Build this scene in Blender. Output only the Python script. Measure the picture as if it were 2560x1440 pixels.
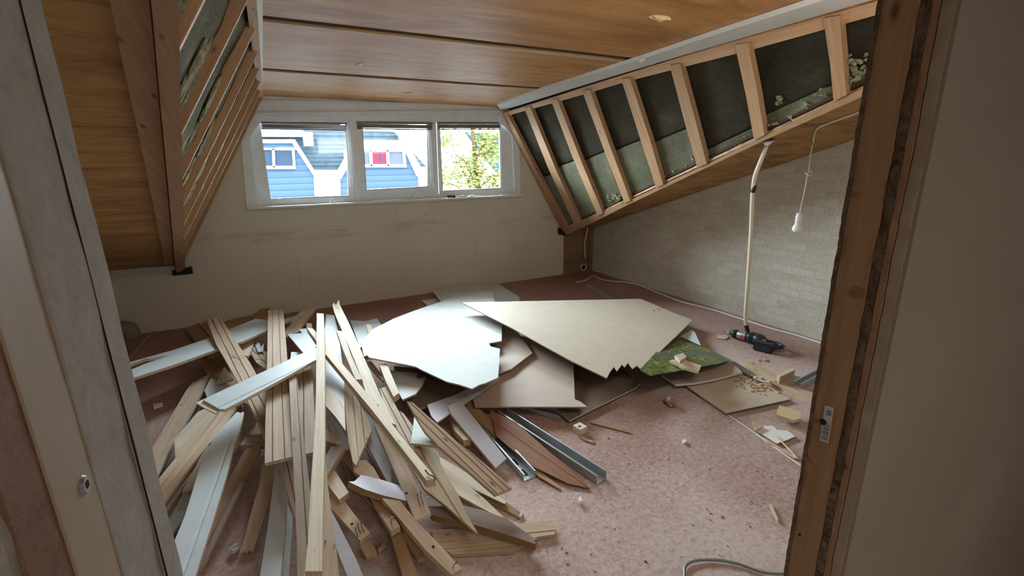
import bpy, bmesh, math, random
from mathutils import Vector, Matrix
random.seed(7)
for o in list(bpy.data.objects): bpy.data.objects.remove(o)
SC = bpy.context.scene
COL = SC.collection

# ------------------------------------------------------------------ camera
YAW, PITCH, ROLL, FPX, HC = 0.47034502, 0.25671810, 0.01789669, 1148.2359, 1.6
def cam_axes():
    cy, sy, cp, sp = math.cos(YAW), math.sin(YAW), math.cos(PITCH), math.sin(PITCH)
    f = Vector((sy*cp, cy*cp, -sp)); r = Vector((cy, -sy, 0)); d = f.cross(r)
    c, s = math.cos(ROLL), math.sin(ROLL)
    return (c*r + s*d), (-s*r + c*d), f
AR, AD, AF = cam_axes()
cd = bpy.data.cameras.new('camera'); cam = bpy.data.objects.new('camera', cd); COL.objects.link(cam)
cam.matrix_world = Matrix(((AR.x, -AD.x, -AF.x, 0), (AR.y, -AD.y, -AF.y, 0), (AR.z, -AD.z, -AF.z, HC), (0, 0, 0, 1)))
cd.sensor_fit = 'HORIZONTAL'; cd.sensor_width = 36.0; cd.lens = FPX/2560*36.0
cd.clip_start = 0.02; cd.clip_end = 200
SC.camera = cam
CP = Vector((0, 0, HC))

# ------------------------------------------------------------------ world, sun, lights, exposure
w = bpy.data.worlds.new('sky'); SC.world = w; w.use_nodes = True
bg = w.node_tree.nodes['Background']; bg.inputs[0].default_value = (0.80, 0.92, 1.0, 1); bg.inputs[1].default_value = 27.0
SC.view_settings.view_transform = 'Standard'; SC.view_settings.look = 'None'
SC.view_settings.gamma = 1.0; SC.view_settings.use_curve_mapping = False
SC.view_settings.exposure = 1.25
def area(name, loc, target, sx, sy, power, col, portal=False):
    l = bpy.data.lights.new(name, 'AREA'); l.shape = 'RECTANGLE'; l.size = sx; l.size_y = sy; l.energy = power; l.color = col
    if portal: l.cycles.is_portal = True
    o = bpy.data.objects.new(name, l); COL.objects.link(o); o.location = loc
    o.rotation_euler = (Vector(target)-Vector(loc)).to_track_quat('-Z', 'Y').to_euler(); return o
area('window_portal', (1.45, 5.98, 1.62), (1.45, 0, 1.62), 3.2, 1.1, 1, (1, 1, 1), True)
area('hall_fill', (0.5, -1.6, 2.15), (0.5, -1.4, 0), 0.5, 0.5, 8.5, (1.0, 0.90, 0.78))  # added fill light behind the camera, not a known fixture

area('room_fill', (1.7, .80, 2.1), (1.5, 5.7, 1.2), 1.4, .3, 6.0, (1.0, .93, .84))  # added fill out of view, brightens the backlit window wall

# ------------------------------------------------------------------ room constants (metres)
D, H, XR, XCT, XCB, ZCB, SL = 5.762, 2.365, 4.345, 2.799, 3.795, 0.672, 0.3132
XLT, XLB, XL = 0.045, -0.926, -1.563
YA, YB = 2.968, 4.340
KR = (XCB-XCT)/(H-ZCB); KL = (XLB-XLT)/(H-ZCB)

# ------------------------------------------------------------------ rays
def ray(px, py):
    return (AR*((px-1280)/FPX) + AD*((py-720)/FPX) + AF)
def on(px, py, P, N):
    d = ray(px, py); t = N.dot(P-CP)/N.dot(d); return CP + d*t
def UZ(px, py, z=0.0): return on(px, py, Vector((0, 0, z)), Vector((0, 0, 1)))
def UY(px, py, y): return on(px, py, Vector((0, y, 0)), Vector((0, 1, 0)))
N_CR = Vector((1, 0, KR)).normalized(); P_CR = Vector((XCT, 3, H))         # right cheek (tilted outward)
N_CL = Vector((1, 0, KL)).normalized(); P_CL = Vector((XLT, 3, H))
N_SL = Vector((0, SL, 1)).normalized(); P_SL = Vector((0, D, ZCB))
def UCR(px, py, off=0): return on(px, py, P_CR+N_CR*off, N_CR)
def USL(px, py, off=0): return on(px, py, P_SL-N_SL*off, N_SL)

# ------------------------------------------------------------------ materials
MATS = {}
def nt(name):
    m = bpy.data.materials.new(name); m.use_nodes = True; t = m.node_tree
    for n in list(t.nodes): t.nodes.remove(n)
    out = t.nodes.new('ShaderNodeOutputMaterial'); b = t.nodes.new('ShaderNodeBsdfPrincipled')
    t.links.new(b.outputs[0], out.inputs[0]); MATS[name] = m; return m, t, b
def node(t, typ, **kw):
    n = t.nodes.new(typ)
    for k, v in kw.items():
        if k.startswith('i_'):
            key = k[2:]; key = int(key) if key.isdigit() else key.replace('_', ' ')
            n.inputs[key].default_value = v
        else: setattr(n, k, v)
    return n
def L(t, a, b): t.links.new(a, b)
def coords(t, scale=(1, 1, 1), kind='Object', rnd=True):
    tc = node(t, 'ShaderNodeTexCoord'); mp = node(t, 'ShaderNodeMapping'); mp.inputs['Scale'].default_value = scale
    if rnd:
        oi = node(t, 'ShaderNodeObjectInfo'); ad = node(t, 'ShaderNodeVectorMath', operation='ADD')
        mu = node(t, 'ShaderNodeMath', operation='MULTIPLY'); mu.inputs[1].default_value = 37.0
        L(t, oi.outputs['Random'], mu.inputs[0]); L(t, tc.outputs[kind], ad.inputs[0]); L(t, mu.outputs[0], ad.inputs[1]); L(t, ad.outputs[0], mp.inputs['Vector'])
    else: L(t, tc.outputs[kind], mp.inputs['Vector'])
    return mp.outputs[0]
def ramp(t, fac, stops):
    r = node(t, 'ShaderNodeValToRGB'); e = r.color_ramp.elements
    while len(e) > 1: e.remove(e[-1])
    e[0].position = stops[0][0]; e[0].color = (*stops[0][1], 1)
    for p, c in stops[1:]:
        x = e.new(p); x.color = (*c, 1)
    L(t, fac, r.inputs[0]); return r.outputs[0]
def noise(t, vec, scale, detail=4, rough=.55, dist=0):
    n = node(t, 'ShaderNodeTexNoise'); n.inputs['Scale'].default_value = scale; n.inputs['Detail'].default_value = detail
    n.inputs['Roughness'].default_value = rough; n.inputs['Distortion'].default_value = dist; L(t, vec, n.inputs['Vector']); return n.outputs['Fac']
def mix(t, fac, a, b, mode='MIX'):
    m = node(t, 'ShaderNodeMix', data_type='RGBA', blend_type=mode)
    for s, v in ((m.inputs[0], fac), (m.inputs[6], a), (m.inputs[7], b)):
        if isinstance(v, (int, float)): s.default_value = v
        elif isinstance(v, tuple): s.default_value = (*v, 1) if len(v) == 3 else v
        else: L(t, v, s)
    return m.outputs[2]
def bump(t, b, h, strength=.3, dist=.01):
    n = node(t, 'ShaderNodeBump'); n.inputs['Strength'].default_value = strength; n.inputs['Distance'].default_value = dist
    L(t, h, n.inputs['Height']); L(t, n.outputs[0], b.inputs['Normal'])
def plain(name, col, rough=.6, metal=0, spec=.5, bumpy=0, lo_=.93, hi_=1.03):
    m, t, b = nt(name); b.inputs['Roughness'].default_value = rough; b.inputs['Metallic'].default_value = metal
    v = coords(t); n = noise(t, v, 9, 5)
    c = ramp(t, n, [(.3, tuple(x*lo_ for x in col)), (.7, tuple(min(1, x*hi_) for x in col))]); L(t, c, b.inputs['Base Color'])
    b.inputs['Specular IOR Level'].default_value = spec
    if bumpy: bump(t, b, noise(t, v, 60, 4), bumpy, .004)
    return m
def wood(name, lo, hi, grain=14, knots=True, rough=.65, vary=.18, sx=.7):
    m, t, b = nt(name); v = coords(t, (sx, grain, grain))
    n = noise(t, v, 3.0, 6, .6, .6); c = ramp(t, n, [(.28, lo), (.5, tuple((a+b_)/2 for a, b_ in zip(lo, hi))), (.72, hi)])
    fine = noise(t, coords(t, (2, 90, 90)), 3.0, 3); c = mix(t, .22, c, ramp(t, fine, [(.35, tuple(x*.7 for x in lo)), (.65, hi)]))
    if knots:
        vo = node(t, 'ShaderNodeTexVoronoi'); vo.inputs['Scale'].default_value = 4.2; L(t, coords(t, (1, 2.4, 2.4)), vo.inputs['Vector'])
        k = ramp(t, vo.outputs['Distance'], [(.04, (1, 1, 1)), (.11, (0, 0, 0))]); c = mix(t, k, c, tuple(x*.42 for x in lo))
    oi = node(t, 'ShaderNodeObjectInfo'); mr = node(t, 'ShaderNodeMapRange'); L(t, oi.outputs['Random'], mr.inputs[0])
    mr.inputs[3].default_value = 1-vary; mr.inputs[4].default_value = 1+vary*.6
    hs = node(t, 'ShaderNodeHueSaturation'); L(t, mr.outputs[0], hs.inputs['Value']); L(t, c, hs.inputs['Color'])
    L(t, hs.outputs[0], b.inputs['Base Color']); b.inputs['Roughness'].default_value = rough; b.inputs['Specular IOR Level'].default_value = .3
    bump(t, b, n, .25, .003); return m
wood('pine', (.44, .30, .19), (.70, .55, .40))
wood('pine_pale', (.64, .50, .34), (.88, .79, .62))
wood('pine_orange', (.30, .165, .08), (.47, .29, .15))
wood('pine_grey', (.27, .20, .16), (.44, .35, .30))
wood('timber_stud', (.40, .22, .11), (.58, .37, .21))
wood('timber_old', (.17, .09, .05), (.33, .19, .12), vary=.05)
wood('jamb_timber', (.33, .18, .085), (.46, .27, .145), grain=7, vary=.0, sx=.5)
wood('beam_timber', (.29, .155, .085), (.44, .26, .155), vary=.02)
wood('veneer', (.21, .09, .045), (.36, .17, .09), knots=False)
plain('paint_white', (.64, .70, .73), .5, 0, .4, bumpy=.1)
plain('paint_grey', (.58, .60, .60), .5, bumpy=.1)
plain('paint_lilac', (.50, .49, .53), .55, bumpy=.2)
plain('sheet_white', (.60, .64, .62), .6, 0, .3)
plain('sheet_beige', (.56, .48, .37), .6)
plain('sheet_pink', (.46, .36, .29), .65)
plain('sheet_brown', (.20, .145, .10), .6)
plain('card_edge', (.42, .34, .26), .8)
plain('pvc_white', (.74, .80, .86), .35)
plain('trim_white', (.66, .65, .62), .5, bumpy=.15)
plain('cream_cable', (.74, .66, .50), .45)
plain('white_plastic', (.80, .82, .83), .35)
plain('black_plastic', (.012, .014, .02), .42)
plain('navy_plastic', (.022, .026, .04), .45)
plain('red_plastic', (.65, .03, .03), .4)
plain('steel', (.42, .44, .46), .42, .7)
plain('zinc', (.46, .49, .51), .45, .55, bumpy=.1)
plain('nail_steel', (.08, .075, .075), .5, .6)
plain('hole_dark', (.01, .008, .006), .9)
plain('grey_pipe', (.23, .21, .18), .6)
plain('foam_ochre', (.62, .48, .28), .95, bumpy=.6)
plain('sawdust', (.50, .33, .18), .95, bumpy=.6)
plain('plaster_chip', (.78, .80, .78), .9)
plain('raw_fibre', (.60, .50, .38), .95, bumpy=.8)
plain('metal_grey', (.24, .25, .26), .4, .6)
plain('blind_slat', (.20, .17, .165), .5)

# glass
m, t, b = nt('window_glass'); out = [n for n in t.nodes if n.type == 'OUTPUT_MATERIAL'][0]
tr = node(t, 'ShaderNodeBsdfTransparent'); gl = node(t, 'ShaderNodeBsdfGlossy'); gl.inputs['Roughness'].default_value = .03
lw = node(t, 'ShaderNodeFresnel'); lw.inputs[0].default_value = 1.35; mx = node(t, 'ShaderNodeMixShader')
tr.inputs[0].default_value = (.95, .97, .97, 1)
L(t, lw.outputs[0], mx.inputs[0]); L(t, tr.outputs[0], mx.inputs[1]); L(t, gl.outputs[0], mx.inputs[2]); L(t, mx.outputs[0], out.inputs[0]); t.nodes.remove(b)

# floor: worn red-brown carpet dusted with plaster
m, t, b = nt('floor_carpet'); v = coords(t, rnd=False)
fib = noise(t, coords(t, (1, 1, 1), rnd=False), 55, 6, .75, 1.2); c = ramp(t, fib, [(.30, (.20, .085, .060)), (.52, (.29, .140, .105)), (.70, (.42, .24, .195))])
big = noise(t, v, .7, 4, .5); fine = noise(t, v, 42, 7, .8, .6)
mm = node(t, 'ShaderNodeMath', operation='MULTIPLY'); L(t, big, mm.inputs[0]); L(t, fine, mm.inputs[1])
dust = ramp(t, mm.outputs[0], [(.12, (0, 0, 0)), (.32, (1, 1, 1))])
sp = node(t, 'ShaderNodeSeparateXYZ'); L(t, coords(t, rnd=False), sp.inputs[0])
near = node(t, 'ShaderNodeMapRange'); L(t, sp.outputs['Y'], near.inputs[0]); near.inputs[1].default_value = 4.2; near.inputs[2].default_value = 1.6; near.inputs[3].default_value = .25; near.inputs[4].default_value = .95
mf = node(t, 'ShaderNodeMath', operation='MULTIPLY'); L(t, dust, mf.inputs[0]); L(t, near.outputs[0], mf.inputs[1])
c = mix(t, mf.outputs[0], c, (.68, .56, .51)); L(t, c, b.inputs['Base Color']); b.inputs['Roughness'].default_value = .8
b.inputs['Specular IOR Level'].default_value = .35
bump(t, b, fib, .55, .01)

# painted boards of the window wall, with a faint scuff band
m, t, b = nt('wall_cream'); v = coords(t, rnd=False); n = noise(t, v, .8, 4)
c = ramp(t, n, [(.35, (.60, .55, .46)), (.65, (.67, .62, .53))])
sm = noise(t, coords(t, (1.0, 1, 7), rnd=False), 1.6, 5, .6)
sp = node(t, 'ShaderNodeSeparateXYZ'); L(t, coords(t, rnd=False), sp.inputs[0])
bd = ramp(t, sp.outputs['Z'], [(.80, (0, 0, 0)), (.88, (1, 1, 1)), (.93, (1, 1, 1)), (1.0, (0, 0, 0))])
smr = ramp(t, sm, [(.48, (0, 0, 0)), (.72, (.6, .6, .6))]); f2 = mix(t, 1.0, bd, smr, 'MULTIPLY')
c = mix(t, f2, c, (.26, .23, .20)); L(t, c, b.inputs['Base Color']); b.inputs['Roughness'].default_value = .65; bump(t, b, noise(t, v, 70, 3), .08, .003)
# hall wall + plaster
m, t, b = nt('hall_plaster'); v = coords(t, rnd=False); c = ramp(t, noise(t, v, 2.0, 5), [(.3, (.36, .31, .25)), (.7, (.42, .37, .30))]); L(t, c, b.inputs['Base Color']); b.inputs['Roughness'].default_value = .8; bump(t, b, noise(t, v, 90, 4), .15, .003)
m, t, b = nt('rough_plaster'); v = coords(t, rnd=False); n = noise(t, v, 38, 8, .7, .8); c = ramp(t, n, [(.3, (.35, .325, .28)), (.7, (.48, .45, .40))]); L(t, c, b.inputs['Base Color']); b.inputs['Roughness'].default_value = .9; bump(t, b, n, .55, .006)
m, t, b = nt('pale_board'); v = coords(t, (9, 9, 1), rnd=False); n = noise(t, v, 3, 5); c = ramp(t, n, [(.3, (.40, .32, .23)), (.7, (.48, .39, .29))]); L(t, c, b.inputs['Base Color']); b.inputs['Roughness'].default_value = .6
m, t, b = nt('chewed_fibre'); v = coords(t, (1, 1, .55), rnd=False); n = noise(t, v, 46, 8, .75, 1.5); c = ramp(t, n, [(.34, (.10, .05, .025)), (.50, (.27, .16, .09)), (.68, (.46, .31, .19))]); L(t, c, b.inputs['Base Color']); b.inputs['Roughness'].default_value = .95; bump(t, b, n, 1.0, .02)

# wallpaper of the right wall: fibrous chips with faint pale brick shapes
m, t, b = nt('wall_paper'); v = coords(t, rnd=False)
sp = node(t, 'ShaderNodeSeparateXYZ'); L(t, v, sp.inputs[0]); cb = node(t, 'ShaderNodeCombineXYZ'); L(t, sp.outputs['Y'], cb.inputs[0]); L(t, sp.outputs['Z'], cb.inputs[1])
br = node(t, 'ShaderNodeTexBrick'); br.inputs['Scale'].default_value = 1.0; br.inputs['Brick Width'].default_value = .21; br.inputs['Row Height'].default_value = .072
br.inputs['Mortar Size'].default_value = .009; br.inputs['Mortar Smooth'].default_value = .6; br.inputs['Color1'].default_value = (0, 0, 0, 1); br.inputs['Color2'].default_value = (1, 1, 1, 1); br.inputs['Mortar'].default_value = (.25, .25, .25, 1)
wv = node(t, 'ShaderNodeVectorMath', operation='ADD'); nz = node(t, 'ShaderNodeTexNoise'); nz.inputs['Scale'].default_value = 9; L(t, cb.outputs[0], nz.inputs['Vector'])
ms = node(t, 'ShaderNodeVectorMath', operation='SCALE'); ms.inputs['Scale'].default_value = .025; L(t, nz.outputs['Color'], ms.inputs[0]); L(t, cb.outputs[0], wv.inputs[0]); L(t, ms.outputs[0], wv.inputs[1]); L(t, wv.outputs[0], br.inputs['Vector'])
fib = noise(t, v, 75, 7, .8, 2.0); c = ramp(t, fib, [(.36, (.30, .245, .17)), (.50, (.52, .46, .36)), (.63, (.84, .81, .72))])
bf = node(t, 'ShaderNodeMath', operation='MULTIPLY'); L(t, br.outputs['Color'], bf.inputs[0]); bf.inputs[1].default_value = .5
c = mix(t, bf.outputs[0], c, (.74, .74, .67)); L(t, c, b.inputs['Base Color']); b.inputs['Roughness'].default_value = .75; b.inputs['Specular IOR Level'].default_value = .5; bump(t, b, fib, .7, .006)

# stained plywood of ceiling and roof slopes (grain runs along X)
def ply(name, lo, hi, stain, amt, sc=(.5, 5, 5)):
    m, t, b = nt(name); v = coords(t, sc); n = noise(t, v, 1.6, 7, .62, 1.4); c = ramp(t, n, [(.3, lo), (.7, hi)])
    s = noise(t, coords(t, (1.0, 3.2, 3.2)), 1.3, 6, .7, 1.0); c = mix(t, ramp(t, s, [(.47, (0, 0, 0)), (.64, (amt, amt, amt))]), c, stain)
    L(t, c, b.inputs['Base Color']); b.inputs['Roughness'].default_value = .55; b.inputs['Specular IOR Level'].default_value = .35; bump(t, b, n, .12, .004)
ply('ply_ceiling', (.38, .17, .050), (.56, .29, .105), (.24, .10, .03), .6)
ply('ply_slope', (.33, .155, .050), (.52, .28, .10), (.12, .05, .02), .8, (.6, 3.4, 3.4))
ply('ply_wall', (.22, .135, .075), (.32, .21, .12), (.13, .07, .035), .5)
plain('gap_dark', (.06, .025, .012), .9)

# mineral wool
m, t, b = nt('mineral_wool'); v = coords(t, (1, 1, 1)); n = noise(t, v, 3.0, 8, .68, .8); f1 = noise(t, coords(t, (4, 4, 26)), 6, 7, .75, .6)
c = ramp(t, n, [(.32, (.085, .078, .052)), (.52, (.17, .16, .105)), (.70, (.30, .29, .19))]); c = mix(t, .4, c, ramp(t, f1, [(.35, (.07, .062, .04)), (.65, (.36, .35, .24))]))
L(t, c, b.inputs['Base Color']); b.inputs['Roughness'].default_value = .95; b.inputs['Specular IOR Level'].default_value = .15; bump(t, b, f1, .8, .02)
m, t, b = nt('torn_wool'); v = coords(t); n = noise(t, v, 22, 8, .75, 1.5); c = ramp(t, n, [(.35, (.24, .23, .13)), (.6, (.55, .54, .36)), (.75, (.70, .69, .52))]); L(t, c, b.inputs['Base Color']); b.inputs['Roughness'].default_value = .95; bump(t, b, n, 1, .02)

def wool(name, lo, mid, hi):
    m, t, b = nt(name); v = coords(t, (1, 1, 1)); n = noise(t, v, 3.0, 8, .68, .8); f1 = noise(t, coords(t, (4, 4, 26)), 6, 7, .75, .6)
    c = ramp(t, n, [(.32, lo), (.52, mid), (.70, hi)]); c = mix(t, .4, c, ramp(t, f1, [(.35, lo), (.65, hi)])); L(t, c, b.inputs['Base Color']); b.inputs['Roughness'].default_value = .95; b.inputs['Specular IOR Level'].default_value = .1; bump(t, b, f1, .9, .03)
wool('wool_dark_shaded', (.035, .028, .018), (.075, .064, .042), (.14, .125, .085)); wool('wool_pale_lit', (.12, .12, .07), (.24, .24, .15), (.42, .42, .29))  # upper slabs darker: partly another batt, partly shade put into the colour
# glossy panel: green foliage pattern with a slate band
m, t, b = nt('foliage_pattern'); v = coords(t, rnd=False); n = noise(t, v, 24, 8, .8, .5); n2 = noise(t, v, 5, 4, .6, .5)
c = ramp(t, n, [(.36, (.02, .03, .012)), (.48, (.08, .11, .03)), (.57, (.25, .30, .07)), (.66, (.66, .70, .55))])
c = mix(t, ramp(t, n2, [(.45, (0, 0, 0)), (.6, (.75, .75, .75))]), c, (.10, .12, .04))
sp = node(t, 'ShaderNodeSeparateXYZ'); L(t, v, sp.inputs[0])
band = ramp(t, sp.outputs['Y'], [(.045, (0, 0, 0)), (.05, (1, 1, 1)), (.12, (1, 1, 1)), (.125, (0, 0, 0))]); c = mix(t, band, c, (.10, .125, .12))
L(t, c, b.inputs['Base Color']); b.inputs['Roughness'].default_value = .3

# outside
m, t, b = nt('siding_blue'); tc = coords(t, rnd=False); wv = node(t, 'ShaderNodeTexWave', wave_type='BANDS', bands_direction='Z', wave_profile='SAW'); wv.inputs['Scale'].default_value = 1.55; wv.inputs['Distortion'].default_value = 0; L(t, tc, wv.inputs['Vector'])
L(t, ramp(t, wv.outputs['Fac'], [(.0, (.010, .0165, .027)), (.85, (.0125, .0205, .033)), (.95, (.006, .010, .016))]), b.inputs['Base Color']); b.inputs['Roughness'].default_value = 1; b.inputs['Specular IOR Level'].default_value = .02
m, t, b = nt('roof_slate'); tc = coords(t, rnd=False); n = noise(t, tc, 3, 6, .7); L(t, ramp(t, n, [(.3, (.010, .014, .018)), (.7, (.017, .023, .028))]), b.inputs['Base Color']); b.inputs['Roughness'].default_value = 1; b.inputs['Specular IOR Level'].default_value = .02
wv = node(t, 'ShaderNodeTexWave', wave_type='BANDS', bands_direction='Z'); wv.inputs['Scale'].default_value = 2.2; L(t, tc, wv.inputs['Vector']); bump(t, b, wv.outputs['Fac'], .5, .05)
plain('house_white', (.80, .80, .80), .6); plain('dark_pane', (.006, .009, .014), 1, 0, .02); plain('curtain_red', (.040, .0045, .009), 1, 0, .02); plain('pane_lilac', (.017, .019, .025), 1, 0, .02)
plain('vent_grey', (.03, .036, .04), 1, 0, .02); plain('street', (.06, .06, .06), 1, 0, .02)
plain('teal_house', (.008, .016, .021), 1, 0, .02); plain('bark', (.02, .015, .008), 1, 0, .02)
m, t, b = nt('leaf_autumn'); oi = node(t, 'ShaderNodeNewGeometry'); b.inputs['Specular IOR Level'].default_value = .02; L(t, ramp(t, oi.outputs['Random Per Island'], [(0, (.022, .040, .008)), (.45, (.045, .058, .014)), (.75, (.075, .064, .016)), (1, (.085, .055, .020))]), b.inputs['Base Color']); b.inputs['Roughness'].default_value = .7

# ------------------------------------------------------------------ object helpers
def tag(o, label=None, cat=None, group=None, kind=None):
    if label: o['label'] = label
    if cat: o['category'] = cat
    if group: o['group'] = group
    if kind: o['kind'] = kind
    return o
def link(name, bm, mats, parent=None, smooth=False, frame=None):
    me = bpy.data.meshes.new(name)
    if frame is not None: bm.transform(frame.inverted())
    bmesh.ops.recalc_face_normals(bm, faces=bm.faces)
    bm.to_mesh(me); bm.free()
    for mname in (mats if isinstance(mats, (list, tuple)) else [mats]): me.materials.append(MATS[mname])
    if smooth:
        for p in me.polygons: p.use_smooth = True
    o = bpy.data.objects.new(name, me); COL.objects.link(o)
    if frame is not None: o.matrix_world = frame
    if parent is not None:
        o.parent = parent; o.matrix_parent_inverse = parent.matrix_world.inverted()
    return o
def empty(name, loc, label, cat, group=None, kind=None):
    o = bpy.data.objects.new(name, None); COL.objects.link(o); o.location = loc; o.matrix_world = Matrix.Translation(Vector(loc)); o.empty_display_size = .05
    return tag(o, label, cat, group, kind)
def prism(bm, pts, vec, mt=0, ms=0):
    vs = [bm.verts.new(p) for p in pts]; f = bm.faces.new(vs); f.material_index = mt
    ws = [bm.verts.new(Vector(p)+Vector(vec)) for p in pts]; g = bm.faces.new(ws[::-1]); g.material_index = ms
    n = len(pts)
    for i in range(n):
        q = bm.faces.new((vs[i], ws[i], ws[(i+1) % n], vs[(i+1) % n])); q.material_index = ms
    return vs
def box(bm, a, b_):
    a = Vector(a); b_ = Vector(b_)
    prism(bm, [(a.x, a.y, a.z), (b_.x, a.y, a.z), (b_.x, b_.y, a.z), (a.x, b_.y, a.z)], (0, 0, b_.z-a.z))
def bar(bm, p, q, w_, h_, up=Vector((0, 0, 1))):
    p = Vector(p); q = Vector(q); d = (q-p).normalized(); s = d.cross(up).normalized()*(w_/2); u = s.cross(d).normalized()*(h_/2)
    prism(bm, [p-s-u, p+s-u, p+s+u, p-s+u], q-p)
def tube(bm, pts, r, n=8, cap=True):
    pts = [Vector(p) for p in pts]; rs = r if isinstance(r, (list, tuple)) else [r]*len(pts); rings = []
    prev = None
    for i, p in enumerate(pts):
        d = (pts[min(i+1, len(pts)-1)]-pts[max(i-1, 0)]).normalized()
        if prev is None: a = d.orthogonal().normalized()
        else:
            a = (prev-d*prev.dot(d));  a = a.normalized() if a.length > 1e-6 else d.orthogonal().normalized()
        prev = a; c = d.cross(a)
        rings.append([bm.verts.new(p+(a*math.cos(k*2*math.pi/n)+c*math.sin(k*2*math.pi/n))*rs[i]) for k in range(n)])
    for A, B in zip(rings, rings[1:]):
        for k in range(n): bm.faces.new((A[k], A[(k+1) % n], B[(k+1) % n], B[k]))
    if cap: bm.faces.new(rings[0][::-1]); bm.faces.new(rings[-1])
def smooth_path(pts, n=6):
    P = [Vector(p) for p in pts]; P = [P[0]*2-P[1]]+P+[P[-1]*2-P[-2]]; out = []
    for i in range(1, len(P)-2):
        for k in range(n):
            t_ = k/n; a, b_, c, d = P[i-1], P[i], P[i+1], P[i+2]
            out.append(.5*((2*b_)+(c-a)*t_+(2*a-5*b_+4*c-d)*t_*t_+(3*b_-a-3*c+d)*t_**3))
    out.append(P[-2]); return out
def loft(bm, secs, n=16):
    # secs: (centre, half-width vector, half-height vector, squareness)
    rings = []
    for c, a, b_, e in secs:
        r = []
        for k in range(n):
            th = 2*math.pi*k/n; cs, sn = math.cos(th), math.sin(th)
            r.append(bm.verts.new(Vector(c)+Vector(a)*math.copysign(abs(cs)**e, cs)+Vector(b_)*math.copysign(abs(sn)**e, sn)))
        rings.append(r)
    for A, B in zip(rings, rings[1:]):
        for k in range(n): bm.faces.new((A[k], A[(k+1) % n], B[(k+1) % n], B[k]))
    bm.faces.new(rings[0][::-1]); bm.faces.new(rings[-1])
def struct(name, bm, mats, label=None):
    o = link(name, bm, mats); return tag(o, label, None, None, 'structure')

# ------------------------------------------------------------------ room shell
def slz(y): return ZCB+SL*(D-y)
def ckR(y): z = slz(y); return Vector((XCT+KR*(H-z), y, z))
def ckL(y): z = slz(y); return Vector((XLT+KL*(H-z), y, z))
YN = 0.40                                                       # hall face of the partition
bm = bmesh.new(); box(bm, (-4.0, -3.0, -.12), (XR+.15, D+.2, 0)); struct('floor', bm, 'floor_carpet')
bm = bmesh.new(); box(bm, (XR, .3, 0), (XR+.12, D+.15, 2.3)); struct('wall_right', bm, 'wall_paper')
bm = bmesh.new(); box(bm, (XL-.12, .3, 0), (XL, D+.15, 2.4)); struct('wall_left', bm, 'wall_cream')

# window wall, made of panels round the opening
def wallpoly(bm, px, y0=D, y1=D+.14, mt=0):
    P = [UY(x, y, y0) if not isinstance(x, str) else y for x, y in px]; prism(bm, P, (0, y1-y0, 0), mt, mt)
bm = bmesh.new()
SILL_L = UY(618, 526, D); SILL_R = UY(1312, 489, D); WL = UY(618, 480, D).x+.04; WR = UY(1297, 400, D).x-.03
zs = (SILL_L.z+SILL_R.z)/2
def W(x, z): return Vector((x, D, z))
prism(bm, [W(XL, 0), W(XCB+.02, 0), W(XCB+.02, ZCB), W(WR, zs), W(WL, zs), W(XLB, ZCB), W(XL, ZCB)], (0, .14, 0))
TL = UY(645, 268, D); TR = UY(1247, 268, D)
prism(bm, [W(XCB+.02, ZCB), W(XCB+.30, ZCB+.02), W(XCT+.33, H+.06), W(TR.x-.02, H+.06), W(TR.x, UY(1283, 340, D).z+.16), W(WR, UY(1283, 340, D).z), W(WR, zs)], (0, .14, 0))
prism(bm, [W(XLB, ZCB), W(WL, zs), W(WL, UY(614, 345, D).z), W(TL.x-.0, TL.z-.05), W(TL.x, H), W(XLT-.08, H+.06), W(XLT-.35, H+.06), W(XLB-.30, ZCB+.02)], (0, .14, 0))
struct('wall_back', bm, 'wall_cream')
# knee wall right of the dormer: bare plywood with a dark corner post
bm = bmesh.new(); box(bm, (XCB+.02, D-.005, 0), (XR-.07, D+.14, slz(D)+.0)); struct('wall_knee', bm, 'ply_wall')
bm = bmesh.new(); box(bm, (XR-.075, D-.03, 0), (XR-.002, D+.1, slz(D-.03)-.002)); struct('trim_1', bm, 'timber_old')
# ledge on top of the left knee wall
bm = bmesh.new(); a = UY(268, 676, D-.03); b_ = UY(437, 664, D-.03)
prism(bm, [a, b_, UY(437, 683, D-.03), UY(285, 690, D-.03)], (0, .03, 0)); struct('trim_2', bm, 'trim_white')
# strip of a joint at the foot of the window wall
bm = bmesh.new(); box(bm, (XL, D-.008, 0), (XCB+.01, D, .055)); struct('baseboard_back', bm, 'wall_cream')

# flat dormer ceiling in three sheets with open joints
def sheet_ceiling(y0, y1):
    bm = bmesh.new(); box(bm, (XLT-.02, y0, H), (XCT+.02, y1, H+.018)); o = struct('ceiling', bm, 'ply_ceiling'); return o
for y0, y1 in ((.2, YA-.09), (YA+.005, YB-.09), (YB+.005, D-.015)): sheet_ceiling(y0, y1)
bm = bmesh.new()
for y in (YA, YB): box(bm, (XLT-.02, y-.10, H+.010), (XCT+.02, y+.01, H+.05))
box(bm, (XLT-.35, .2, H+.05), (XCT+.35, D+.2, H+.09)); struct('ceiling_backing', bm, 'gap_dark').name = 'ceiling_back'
for i, y in enumerate((YA, YB)):
    bm = bmesh.new(); box(bm, (XLT, y+.006, H-.004), (XCT, y+.050, H+.0)); struct('trim_%d' % (3+i), bm, 'pale_board')
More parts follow.
